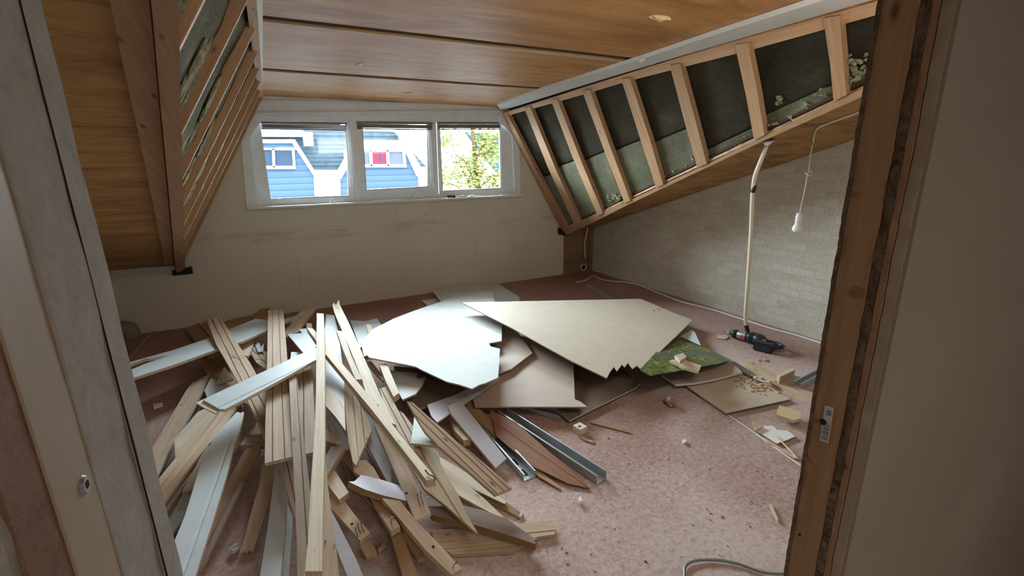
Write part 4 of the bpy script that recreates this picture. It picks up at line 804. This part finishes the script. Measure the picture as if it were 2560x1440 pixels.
# --- sheets on top, right of the timber
sheet('small torn white sheet at the left of the back stack', [(1053, 751), (1092, 745), (1108, 762), (1060, 775), (1068, 763)], (1056, 760, .02), (1105, 755, .02), 'sheet_white')
sheet('white sheet at the right of the back stack', [(1205, 716), (1240, 706), (1299, 743), (1298, 753), (1240, 775), (1190, 770)], (1200, 745, .04), (1298, 748, .04), 'sheet_white', edge='sheet_white')
sheet('uppermost white sheet of the back stack near the wall', [(1080, 726), (1198, 699), (1222, 716), (1225, 760), (1111, 765)], (1095, 745, .07), (1215, 725, .07), 'sheet_white', edge='sheet_white')
o, P, N, ax = sheet('biggest white sheet, torn along its lower left side', [(902, 856), (930, 824), (985, 796), (1040, 775), (1120, 748), (1229, 727), (1240, 760), (1255, 812), (1254, 852), (1240, 855), (1222, 858), (1227, 866), (1250, 872), (1247, 920), (1245, 944), (1212, 958), (1198, 962), (1180, 972), (1150, 962), (1117, 954), (1087, 940), (1057, 926), (1040, 917), (1018, 912), (970, 903), (923, 894), (918, 888), (910, 891)], (905, 860, .29), (1240, 830, .20), 'sheet_white', th=.009)
sheet('large beige sheet lying uppermost, torn at its lower point', [(1154, 756), (1300, 753), (1450, 750), (1602, 747), (1626, 757), (1680, 780), (1732, 800), (1672, 858), (1604, 922), (1592, 914), (1582, 921), (1570, 907), (1562, 917), (1555, 911), (1543, 927), (1535, 917), (1526, 928), (1517, 945), (1430, 903), (1353, 861), (1282, 821), (1218, 789)], (1160, 758, .31), (1732, 800, .10), 'sheet_beige', th=.008)
ob_, P_, N_ = PL['large beige sheet lying uppermost, torn at its lower point']
for q in ((1635, 777), (1648, 773), (1657, 769)): hole(ob_, P_, N_, q, .012)
ob_, P_, N_ = PL['long diagonal batten with a bent nail at its lower end']
bm = bmesh.new(); tube(bm, smooth_path([on(1063, 1180, P_, N_)+N_*.012, on(1072, 1188, P_, N_)+N_*.006, on(1082, 1193, P_, N_)+N_*.008, on(1089, 1200, P_, N_)+N_*.004]), .0035, 6); link('nail', bm, 'nail_steel', ob_)
# --- right side of the floor
G2 = 'debris on the carpet at the right'
def rb(name, cat, label, outline, A, B, th, mat, edge=None, g=(), **k): k.setdefault('group', None); return piece(name, cat, label, outline, A, B, th, mat, edge, g, **k)
rb('wooden_board', 'board', 'thin reddish veneer board lying between the two metal channels', [(1225, 1025), (1290, 1055), (1380, 1135), (1440, 1180), (1476, 1221), (1420, 1208), (1330, 1165), (1240, 1090)], (1230, 1050, .01), (1476, 1220, .01), .006, 'veneer', None, (.5,))
rb('wood_splinter', 'splinter', 'orange splinter at the end of the second metal channel', [(1320, 1160), (1350, 1178), (1402, 1217), (1398, 1222), (1345, 1190)], (1322, 1162, .02), (1400, 1220, .01), .006, 'pine_orange')
rb('board_sheet', 'sheet', 'brown and cream layered panel under the green glossy panel', [(1654, 936), (1700, 920), (1828, 904), (1856, 930), (1790, 947), (1737, 957), (1689, 961)], (1665, 945, .05), (1845, 920, .05), .016, 'sheet_pink', 'trim_white')
rb('wooden_board', 'board', 'dusty ochre plank on the carpet left of the yellow wood block', [(1850, 905), (1880, 905), (1945, 935), (1985, 960), (2040, 985), (2030, 1010), (1960, 975), (1885, 935)], (1865, 905, .012), (2035, 998, .012), .01, 'pine')
rb('wooden_board', 'board', 'flat beige square board on the carpet in front of the sawdust', [(1710, 961), (1858, 938), (1930, 970), (1977, 998), (1815, 1033), (1762, 997)], (1740, 985, .02), (1930, 975, .02), .010, 'sheet_beige', 'metal_grey')
rb('glossy_panel', 'panel', 'glossy panel showing green foliage, half under the big beige sheet', [(1640, 880), (1702, 838), (1752, 862), (1790, 882), (1828, 900), (1797, 909), (1745, 918), (1690, 928), (1625, 939), (1600, 924)], (1650, 905, .07), (1820, 898, .07), .006, 'foliage_pattern', 'black_plastic')
rb('board_sheet', 'sheet', 'white corner piece at the top of the green glossy panel', [(1701, 841), (1729, 825), (1737, 830), (1752, 863)], (1710, 840, .08), (1750, 858, .08), .004, 'sheet_white')
rb('wood_offcut', 'offcut', 'splintered stick lying across the green glossy panel', [(1675, 901), (1700, 895), (1753, 914), (1746, 929), (1710, 919)], (1678, 903, .10), (1750, 921, .10), .018, 'pine_pale', 'pine_pale')
rb('wood_offcut', 'offcut', 'small brown block on the stick upon the glossy panel', [(1687, 888), (1708, 882), (1716, 892), (1700, 902)], (1690, 892, .13), (1712, 890, .13), .02, 'pine', 'pine')
rb('metal_strip', 'strip', 'dull grey rod end between the layered panel and the ochre plank', [(1826, 904), (1834, 902), (1884, 932), (1882, 942), (1874, 939)], (1830, 903, .05), (1880, 937, .03), .012, 'metal_grey', None)
rb('board_sheet', 'sheet', 'small white jagged piece at the upper edge of the beige square board', [(1884, 939), (1905, 940), (1928, 952), (1922, 957), (1908, 955), (1883, 945)], (1886, 942, .045), (1925, 954, .04), .006, 'sheet_white', 'pine_orange')
rb('wood_block', 'block', 'light yellow wood block on the right of the ochre plank', [(1943, 936), (1981, 919), (1988, 924), (1950, 942)], (1946, 939, .06), (1984, 922, .06), .055, 'pine_pale', 'pine')
rb('plaster_lump', 'lump', 'ochre crumbly lump beside the right door post', [(1948, 1013), (1965, 1018), (2004, 1031), (2001, 1046), (1984, 1050), (1941, 1036)], (1950, 1025, .05), (2000, 1040, .05), .022, 'foam_ochre', 'raw_fibre')
rb('board_sheet', 'sheet', 'wavy white offcut near the foot of the right door post', [(1893, 1079), (1909, 1065), (1930, 1064), (1938, 1069), (1942, 1075), (1955, 1075), (1969, 1077), (1980, 1084), (1988, 1091), (1970, 1099), (1942, 1109)], (1900, 1078, .015), (1980, 1092, .015), .010, 'plaster_chip', 'pine_orange')
rb('wood_offcut', 'offcut', 'small ochre chip overlapping the wavy white offcut', [(1880, 1052), (1909, 1065), (1886, 1077)], (1882, 1062, .03), (1905, 1066, .03), .006, 'pine', 'pine')
rb('wood_splinter', 'splinter', 'tan splinter strip left of the wavy white offcut', [(1893, 1083), (1930, 1105), (1990, 1143), (1986, 1146), (1925, 1110)], (1894, 1084, .01), (1988, 1144, .01), .005, 'pine')
rb('wood_splinter', 'splinter', 'long thin splinter on the carpet right of the hollow cube', [(1474, 1056), (1476, 1053), (1575, 1078), (1575, 1082)], (1475, 1055, .008), (1575, 1080, .008), .005, 'pine_orange')
rb('wood_splinter', 'splinter', 'pale splinter lying alone on the right carpet', [(1923, 1261), (1929, 1259), (1946, 1297), (1943, 1302)], (1926, 1260, .012), (1945, 1300, .012), .008, 'pine_pale')
rb('wood_splinter', 'splinter', 'tan chip in front of the saw nose', [(1791, 838), (1815, 837), (1822, 842), (1812, 848), (1793, 845)], (1793, 842, .01), (1820, 842, .01), .006, 'pine')
rb('wood_splinter', 'splinter', 'brown chip below the hollow cube', [(1447, 1091), (1455, 1090), (1487, 1103), (1484, 1108), (1460, 1100)], (1450, 1092, .008), (1486, 1105, .008), .005, 'pine_orange')
rb('metal_strip', 'strip', 'flat grey metal strip on the carpet near the far right corner', [(1461, 712), (1471, 709), (1532, 745), (1522, 749)], (1466, 711, .006), (1527, 747, .006), .004, 'zinc')
rb('lath_strip', 'strip', 'thin pale strip on the carpet at the left wall corner', [(386, 821), (391, 822), (322, 896), (312, 905)], (388, 822, .012), (316, 900, .012), .008, 'pale_board')
rb('plaster_chip', 'chip', 'white chip on the carpet left of the heap', [(382, 1011), (392, 1008), (407, 1006), (406, 1011), (384, 1019)], (384, 1014, .02), (406, 1009, .02), .015, 'plaster_chip')
rb('plaster_chip', 'chip', 'white chip on the carpet below the metal channels', [(1446, 1243), (1452, 1240), (1456, 1251), (1449, 1253)], (1449, 1242, .025), (1452, 1252, .025), .02, 'plaster_chip')
rb('plaster_chip', 'chip', 'slim white chip at the end of the lower splinters', [(1297, 1290), (1306, 1271), (1311, 1276), (1301, 1293)], (1308, 1273, .04), (1299, 1291, .03), .006, 'plaster_chip')
rb('plaster_chip', 'chip', 'tiny white chip on the carpet left of the barcode sticker', [(1706, 1100), (1713, 1097), (1716, 1103), (1709, 1106)], (1708, 1099, .015), (1712, 1105, .015), .012, 'plaster_chip')
rb('plaster_chip', 'chip', 'tan chip beside the long trailing splinters', [(943, 1372), (957, 1357), (964, 1362), (947, 1378)], (945, 1375, .02), (961, 1360, .02), .012, 'pine')

# ------------------------------------------------------------------ hollow block, metal channels
o, P, N, ax = rb('wood_block', 'block', 'small yellow cube with a dark hole on the carpet below the dark sheet', [(1432, 1063), (1450, 1055), (1468, 1066), (1450, 1074)], (1434, 1064, .042), (1467, 1065, .042), .040, 'pine_pale', 'pine_pale')
hole(o, P, N, (1449, 1066), .010)
def channel(label, far, near, other, seed_h, extend=.12, slot=True):
    h = seed_h; a = UZ(*far, h); b_ = UZ(*near, h); c = UZ(*other, h); d = (b_-a).normalized(); a = a-d*(b_-a).length*extend
    s = c-b_; s = s-d*s.dot(d); wd = s.length; s = s.normalized(); Ln = (b_-a).length; bm = bmesh.new(); t_ = .0025; Z = Vector((0, 0, 1))
    def sec(u0, u1, z0, z1):
        prism(bm, [a+s*u0-Z*(h-z0), a+s*u1-Z*(h-z0), a+s*u1-Z*(h-z1), a+s*u0-Z*(h-z1)], d*Ln)
    sec(0, wd, .001, .001+t_); sec(0, t_, .001, h); sec(wd-t_, wd, .001, h); sec(t_, .008, h-t_, h); sec(wd-.008, wd-t_, h-t_, h)
    if slot:
        sec(wd*.3, wd*.34, t_, .006); sec(wd*.66, wd*.70, t_, .006)
    fr = Matrix(((d.x, s.x, 0, a.x), (d.y, s.y, 0, a.y), (d.z, s.z, 1, a.z), (0, 0, 0, 1)))
    e = link('metal_channel', bm, 'zinc', frame=Matrix.Translation(a)); tag(e, label, 'metal profile', 'metal studs on the carpet')
    if slot:
        for f_ in (.12, .34):
            p = b_-d*Ln*f_+s*wd*.5-Z*(h-t_-.001); bm = bmesh.new(); prism(bm, [p-d*.03-s*wd*.14, p+d*.03-s*wd*.14, p+d*.03+s*wd*.14, p-d*.03+s*wd*.14], (0, 0, .0008)); link('cable_slot', bm, 'hole_dark', e)
    return e
channel('long metal channel sticking out furthest from under the pink sheet', (1265, 1041), (1492, 1191), (1521, 1179), .052)
channel('shorter metal channel beside the lavender board', (1216, 1081), (1309, 1187), (1326, 1162), .042, .05)
channel('stub of metal channel under the edge of the dark sheet', (1310, 1014), (1399, 1042), (1420, 1030), .035, .1, False)
channel('metal channel end beside the right door post', (2080, 903), (1984, 953), (1992, 966), .05, .2, False)

# ------------------------------------------------------------------ reciprocating saw
sa = UZ(1820, 829, .05); sb = UZ(1960, 866, .05); X = (sb-sa); LS = X.length; X.normalize(); Zu = Vector((0, 0, 1)); Y = X.cross(Zu); Y = Y if Y.dot(CP-sa) > 0 else -Y; Y.z = 0; Y.normalize()
def S(x, y, z): return sa+X*x*LS+Y*y*LS+Zu*(z*LS-.05)
saw = empty('reciprocating_saw', S(.5, 0, .0), 'dark cordless saw with a red button lying on the carpet by the right wall', 'power saw')
def lo(name, mat, secs, parent=saw, sq=.75, n=18):
    bm = bmesh.new(); loft(bm, [(S(x, y, z*1.12), Y*ry*1.18*LS, Zu*rz*1.12*LS, sq) for x, y, z, ry, rz in secs], n); return link(name, bm, mat, parent, smooth=True)
lo('gear_housing', 'steel', [(.16, 0, .085, .055, .055), (.22, 0, .09, .068, .06), (.36, 0, .095, .085, .07), (.40, 0, .095, .08, .07)])
lo('front_boot', 'black_plastic', [(.085, 0, .08, .03, .03), (.10, 0, .085, .07, .062), (.17, 0, .088, .078, .068), (.185, 0, .088, .06, .055)])
lo('blade_shoe', 'steel', [(.0, 0, .08, .035, .030), (.02, 0, .08, .045, .04), (.09, 0, .08, .03, .03)], sq=.5)
bm = bmesh.new(); prism(bm, [S(-.16, -.004, .078), S(.02, -.012, .078), S(.02, .014, .078), S(-.16, .006, .078)], Zu*.002); link('saw_blade', bm, 'metal_grey', saw)
lo('motor_body', 'navy_plastic', [(.37, 0, .095, .085, .072), (.42, 0, .10, .10, .082), (.50, 0, .10, .098, .085), (.505, 0, .10, .085, .075), (.515, 0, .10, .098, .085), (.60, .0, .10, .10, .082), (.66, .02, .095, .085, .07), (.70, .02, .09, .05, .05)])
lo('grip_ring', 'black_plastic', [(.355, 0, .095, .088, .075), (.375, 0, .096, .098, .083), (.40, 0, .097, .088, .075)])
bm = bmesh.new(); bmesh.ops.create_cone(bm, cap_ends=True, segments=20, radius1=.034*LS, radius2=.03*LS, depth=.03*LS, matrix=Matrix.Translation(S(.30, .088, .10)) @ Y.to_track_quat('Z', 'Y').to_matrix().to_4x4()); link('shoe_button', bm, 'red_plastic', saw)
bm = bmesh.new(); tube(bm, smooth_path([S(.64, -.02, .10), S(.78, -.035, .10), S(.92, -.03, .10), S(.985, .02, .10), S(.96, .10, .10), S(.86, .19, .095), S(.80, .21, .09)]), .036*LS, 12); link('rear_handle', bm, 'navy_plastic', saw, smooth=True)
bm = bmesh.new(); tube(bm, smooth_path([S(.66, .06, .09), S(.70, .14, .09), S(.74, .20, .085)]), .034*LS, 12); link('handle_foot', bm, 'navy_plastic', saw, smooth=True)
bm = bmesh.new(); prism(bm, [S(.58, .15, .005), S(.90, .13, .005), S(.93, .29, .005), S(.62, .33, .005)], Zu*.16*LS); bmesh.ops.bevel(bm, geom=bm.edges[:]+bm.verts[:], offset=.018*LS, segments=3, affect='EDGES'); bat = link('battery_pack', bm, 'black_plastic', saw)
bm = bmesh.new(); prism(bm, [S(.66, .326, .04), S(.90, .296, .04), S(.90, .296, .12), S(.66, .326, .12)], Y*.003); link('battery_rib', bm, 'navy_plastic', bat)
bm = bmesh.new(); prism(bm, [S(.70, .185, .165), S(.76, .178, .165), S(.74, .14, .168)], Zu*.02*LS); link('battery_latch', bm, 'steel', bat)

# ------------------------------------------------------------------ cables, pendant lamp, pipes
def AT(px, py, t): return CP+ray(px, py)*t
def depth(p): return (p-CP).dot(AF)
def cable(name, label, pts, r, mat, cat='cable', n=7, k=8):
    bm = bmesh.new(); tube(bm, smooth_path(pts, k), r, n); return tag(link(name, bm, mat, smooth=True), label, cat)
T0 = USL(1917, 362, .03); B0 = UZ(1868, 826, .10); t0, t1 = depth(T0), depth(B0)
pp = [(1917, 362), (1905, 395), (1888, 440), (1883, 475)]
def tt(y): return t0+(t1-t0)*(y-362)/(822-362)
cb_ = cable('hanging_cable', 'thick cream cable hanging from the soffit down to the saw', [AT(x, y, tt(y)) for x, y in pp+[(1881, 500), (1878, 580), (1873, 660), (1868, 730), (1864, 790), (1866, 815), (1869, 829)]], .0165, 'cream_cable')
bm = bmesh.new(); tube(bm, [AT(1886, 462, tt(462)), AT(1882.5, 480, tt(480))], .0185, 10); link('black_tape', bm, 'black_plastic', cb_)
bm = bmesh.new(); tube(bm, [AT(1865.5, 812, tt(812)), AT(1869, 830, tt(830))], .020, 10); link('black_end_sleeve', bm, 'black_plastic', cb_)
bm = bmesh.new(); loft(bm, [(USL(1920, 352, 0), Vector((.045, 0, 0)), Vector((0, .05, 0)), 1), (USL(1919, 356, .025), Vector((.035, 0, 0)), Vector((0, .035, 0)), 1), (USL(1917, 364, .05), Vector((.012, 0, 0)), Vector((0, .012, 0)), 1)], 12); tag(link('cable_gland', bm, 'white_plastic', smooth=True), 'small white fixing on the soffit where the cream cable hangs', 'fixing')
td = depth(USL(2033, 352, .02))
lamp = empty('pendant_lamp', AT(1998, 560, td), 'bare white bulb hanging on a thin cord in front of the rough wallpaper', 'lamp')
bm = bmesh.new(); tube(bm, smooth_path([USL(2200, 258, .012), USL(2145, 282, .012), USL(2090, 302, .012), USL(2052, 316, .012), USL(2040, 326, .014), USL(2034, 345, .02), AT(2033, 358, td)], 6), .006, 7); link('soffit_cord', bm, 'cream_cable', lamp, smooth=True)
bm = bmesh.new(); tube(bm, [AT(2034, 346, td), AT(2032, 362, td)], .011, 8); link('cord_connector', bm, 'grey_pipe', lamp)
bm = bmesh.new(); tube(bm, smooth_path([AT(2031, 362, td), AT(2025, 395, td), AT(2022, 425, td), AT(2018, 440, td), AT(2013, 470, td), AT(2005, 505, td), AT(2000, 532, td)], 6), .0042, 6); link('cord', bm, 'cream_cable', lamp)
bm = bmesh.new(); tube(bm, smooth_path([AT(2020, 428, td), AT(2029, 430, td), AT(2024, 440, td-.02), AT(2013, 432, td), AT(2021, 436, td)], 5), .004, 6); link('cord_knot', bm, 'cream_cable', lamp)
u_ = Vector((0, 0, 1)); c = AT(1998.5, 536, td); pxm = td/FPX
def lathe(bm, c, prof, n=18): loft(bm, [(c+Vector((0, 0, -z*pxm)), Vector((r*pxm, 0, 0)), Vector((0, r*pxm, 0)), 1) for z, r in prof], n)
bm = bmesh.new(); lathe(bm, c, [(-4, 3), (-3, 6.5), (6, 7.5), (18, 7.8), (20, 7.2)]); link('lamp_socket', bm, 'white_plastic', lamp, smooth=True)
bm = bmesh.new(); lathe(bm, c, [(18, 6.5), (24, 7.5), (30, 10.5), (36, 12.2), (40, 11.6), (44, 8), (46, 3)]); link('light_bulb', bm, 'white_plastic', lamp, smooth=True)
cable('cable_end', 'short cream cable hanging from the lower corner of the stud row', [UY(1471, 558, D-.05), UY(1466, 585, D-.06), UY(1461, 612, D-.05), UY(1463, 645, D-.06)], .012, 'cream_cable')
bm = bmesh.new(); c = UY(1457, 668, D-.005)
for k in range(24):
    a0, a1 = k*math.pi/12, (k+1)*math.pi/12
    def rp(a, r, dy): return c+Vector((math.cos(a)*r, dy, math.sin(a)*r))
    prism(bm, [rp(a0, .042, 0), rp(a1, .042, 0), rp(a1, .050, 0), rp(a0, .050, 0)], (0, -.035, 0))
pr = tag(link('pipe_end', bm, 'white_plastic'), 'open white pipe end in the plywood knee wall', 'pipe')
bm = bmesh.new(); bmesh.ops.create_circle(bm, cap_ends=True, segments=24, radius=.042, matrix=Matrix.Translation(c+Vector((0, -.006, 0))) @ Matrix.Rotation(math.pi/2, 4, 'X')); link('pipe_bore', bm, 'hole_dark', pr)
bm = bmesh.new(); c = UZ(322, 838, 0); c.y = D-.12; tube(bm, smooth_path([c+Vector((-.14, .06, .10)), c+Vector((-.04, .05, .10)), c+Vector((.03, .04, .09)), c+Vector((.045, .03, .03)), c+Vector((.045, .03, .004))], 5), .075, 14); tag(link('pipe_elbow', bm, 'grey_pipe', smooth=True), 'dull grey curved pipe in the far left corner of the floor', 'pipe')
cable('floor_cable', 'thin white cable lying along the foot of the right wall', [UZ(x, y, .008) for x, y in [(1440, 706), (1466, 700), (1482, 690), (1500, 697), (1530, 703), (1560, 705), (1600, 714), (1640, 730), (1700, 753), (1745, 765), (1790, 777), (1830, 790), (1870, 803), (1930, 822), (1990, 838), (2060, 860)]], .008, 'white_plastic')
cable('floor_cable', 'grey cable looping over the carpet at the bottom right', [UZ(x, y, .009) for x, y in [(1706, 1500), (1711, 1440), (1712, 1420), (1722, 1408), (1745, 1401), (1790, 1400), (1840, 1408), (1880, 1422), (1920, 1433), (1990, 1436)]], .0055, 'metal_grey')
cable('pale_wire', 'straight thin white strip on the carpet running to the right post', [UZ(x, y, .005) for x, y in [(1818, 1036), (1880, 1078), (1940, 1121), (2010, 1170)]], .004, 'white_plastic', 'wire')
cable('pale_stick', 'thin pale stick leaning over the wavy white offcut', [UZ(1931, 1081, .03), UZ(1960, 1110, .02), UZ(1995, 1148, .012)], .0045, 'pine_pale', 'stick')
def top(px, py, lift=.004):
    best, bt = UZ(px, py, 0), depth(UZ(px, py, 0))
    for (po, Po, No, *_r) in STACK:
        if inside(px, py, po):
            q = on(px, py, Po, No)
            if depth(q) < bt: best, bt = q, depth(q)
    return best+Vector((0, 0, lift))
cable('loose_cord', 'thin white cord lying over the diagonal grooved board', [top(x, y, .008) for x, y in [(574, 887), (590, 892), (612, 891)]]+[top(640, 895, .03), top(668, 899, .03)], .0025, 'white_plastic', 'cord')
cable('loose_cord', 'twisted grey cord scrap near the foot of the diagonal grooved board', [top(638, 1062, .008), top(648, 1056, .02), top(652, 1048, .012), top(657, 1042, .01)], .005, 'paint_lilac', 'cord')
def blob(name, c, r, seed, mat, label, cat, sc=(1, .6, .4)):
    rnd = random.Random(seed); bm = bmesh.new(); bmesh.ops.create_icosphere(bm, subdivisions=2, radius=1)
    for v_ in bm.verts: v_.co = Vector((v_.co.x*sc[0], v_.co.y*sc[1], v_.co.z*sc[2]))*r*(1+.35*math.sin(v_.co.x*5+seed)*math.cos(v_.co.y*6+seed)+rnd.uniform(-.12, .12))
    mz = min(v_.co.z for v_ in bm.verts)
    for v_ in bm.verts: v_.co.z -= mz
    o = link(name, bm, mat); o.matrix_world = Matrix.Translation(c) @ Matrix.Rotation(seed, 4, 'Z'); return tag(o, label, cat)
blob('crumpled_foil', UZ(1674, 1012, .0), .045, 1.2, 'pine_grey', 'shiny brown crumpled scrap on the carpet left of the square board', 'scrap', (1.2, .7, .6))
blob('wood_lump', top(1570, 912, .0), .05, 2.2, 'pine_orange', 'frayed orange wood lump at the torn tip of the beige sheet', 'wood scrap', (1.3, .7, .5))
blob('plaster_lump', UZ(588, 1378, .0), .022, 4.1, 'paint_grey', 'grey rubble lump beside the board with the chewed end', 'lump', (1.2, .8, .6))
def scatter(name, label, spots, n, smin, smax, mat, spread, seed, flat=.5):
    rnd = random.Random(seed); bm = bmesh.new()
    for _ in range(n):
        x, y = rnd.choice(spots); x += rnd.gauss(0, spread[0]); y += rnd.gauss(0, spread[1])
        c = top(x, y, .001); s = rnd.uniform(smin, smax)
        if c.x > XR-.03 or c.y > D-.03: continue
        M = Matrix.Translation(c+Vector((0, 0, s*flat*.5))) @ Matrix.Rotation(rnd.uniform(0, 6), 4, 'Z') @ Matrix.Diagonal((s*rnd.uniform(.6, 1.6), s*rnd.uniform(.3, .8), s*flat, 1)); bmesh.ops.create_icosphere(bm, subdivisions=1, radius=1, matrix=M)
    return tag(link(name, bm, mat), label, 'debris', None, 'stuff')
scatter('sawdust', 'brown sawdust and crumbs on the beige square board and ochre plank', [(1880, 950), (1900, 962), (1860, 948), (1895, 972), (1870, 960), (1920, 975), (1905, 905)], 170, .003, .012, 'sawdust', (16, 6), 4, .6)
scatter('plaster_crumbs', 'small white plaster crumbs scattered over the carpet', [(1500, 1150), (1650, 1250), (1750, 1150), (1600, 1050), (1800, 1350), (1550, 1350), (1450, 1300), (1700, 1050), (1900, 1250), (1850, 1120), (1300, 1400)], 120, .002, .006, 'plaster_chip', (90, 60), 9, .6)
scatter('wood_crumbs', 'small brown wood crumbs scattered over the carpet', [(1500, 1100), (1650, 1200), (1800, 1250), (1750, 900), (1400, 730), (1300, 730), (900, 770), (1500, 1380)], 80, .003, .008, 'pine_orange', (90, 40), 12, .4)

# ------------------------------------------------------------------ joints and holes of the window wall, crack of the left plaster, scraps on the ceiling
bm = bmesh.new()
for (xa, ya_, xb, yb_) in ((990, 512, 996, 640), (742, 640, 752, 745), (1190, 600, 1192, 690)):
    a = UY(xa, ya_, D); c = UY(xb, yb_, D); box(bm, (a.x-.0015, D-.0012, c.z), (a.x+.0015, D, a.z))
struct('trim_11', bm, 'card_edge')
bm = bmesh.new()
for q in ((1061, 539), (1112, 537), (1235, 525), (1278, 520), (1352, 586), (640, 604)):
    c = UY(*q, D); bmesh.ops.create_cone(bm, cap_ends=True, segments=8, radius1=.006, radius2=.006, depth=.003, matrix=Matrix.Translation(c) @ Matrix.Rotation(math.pi/2, 4, 'X'))
struct('trim_12', bm, 'hole_dark')
rnd = random.Random(21); bm = bmesh.new(); pts = []; y = .4716
for k in range(61): y = min(.4735, max(.4698, y+rnd.uniform(-.0007, .0007))); pts.append(Vector((XQ, y, .1+k*.038)))
tube(bm, pts, .0007, 5); struct('trim_13', bm, 'hole_dark')
blob('plaster_scrap', UZ(1650, 42, H)+Vector((0, 0, -.022)), .05, 3.0, 'foam_ochre', 'torn ochre scrap hanging on the plywood ceiling near the upper right', 'scrap', (1.2, .5, .4))
blob('plaster_scrap', UZ(900, 160, H)+Vector((0, 0, -.014)), .035, 5.0, 'plaster_chip', 'small white scrap stuck on the middle ceiling sheet', 'scrap', (1.3, .6, .35))
blob('plaster_scrap', UZ(1020, 231, H)+Vector((0, 0, -.014)), .04, 6.0, 'foam_ochre', 'small pale scrap on the ceiling sheet nearest the window', 'scrap', (1.3, .6, .3))
blob('plaster_scrap', UZ(1606, 150, H-.03)+Vector((0, 0, -.014)), .03, 1.0, 'plaster_chip', 'torn white paper scrap where the long white trim meets the ceiling joint', 'scrap', (1.6, .6, .4))
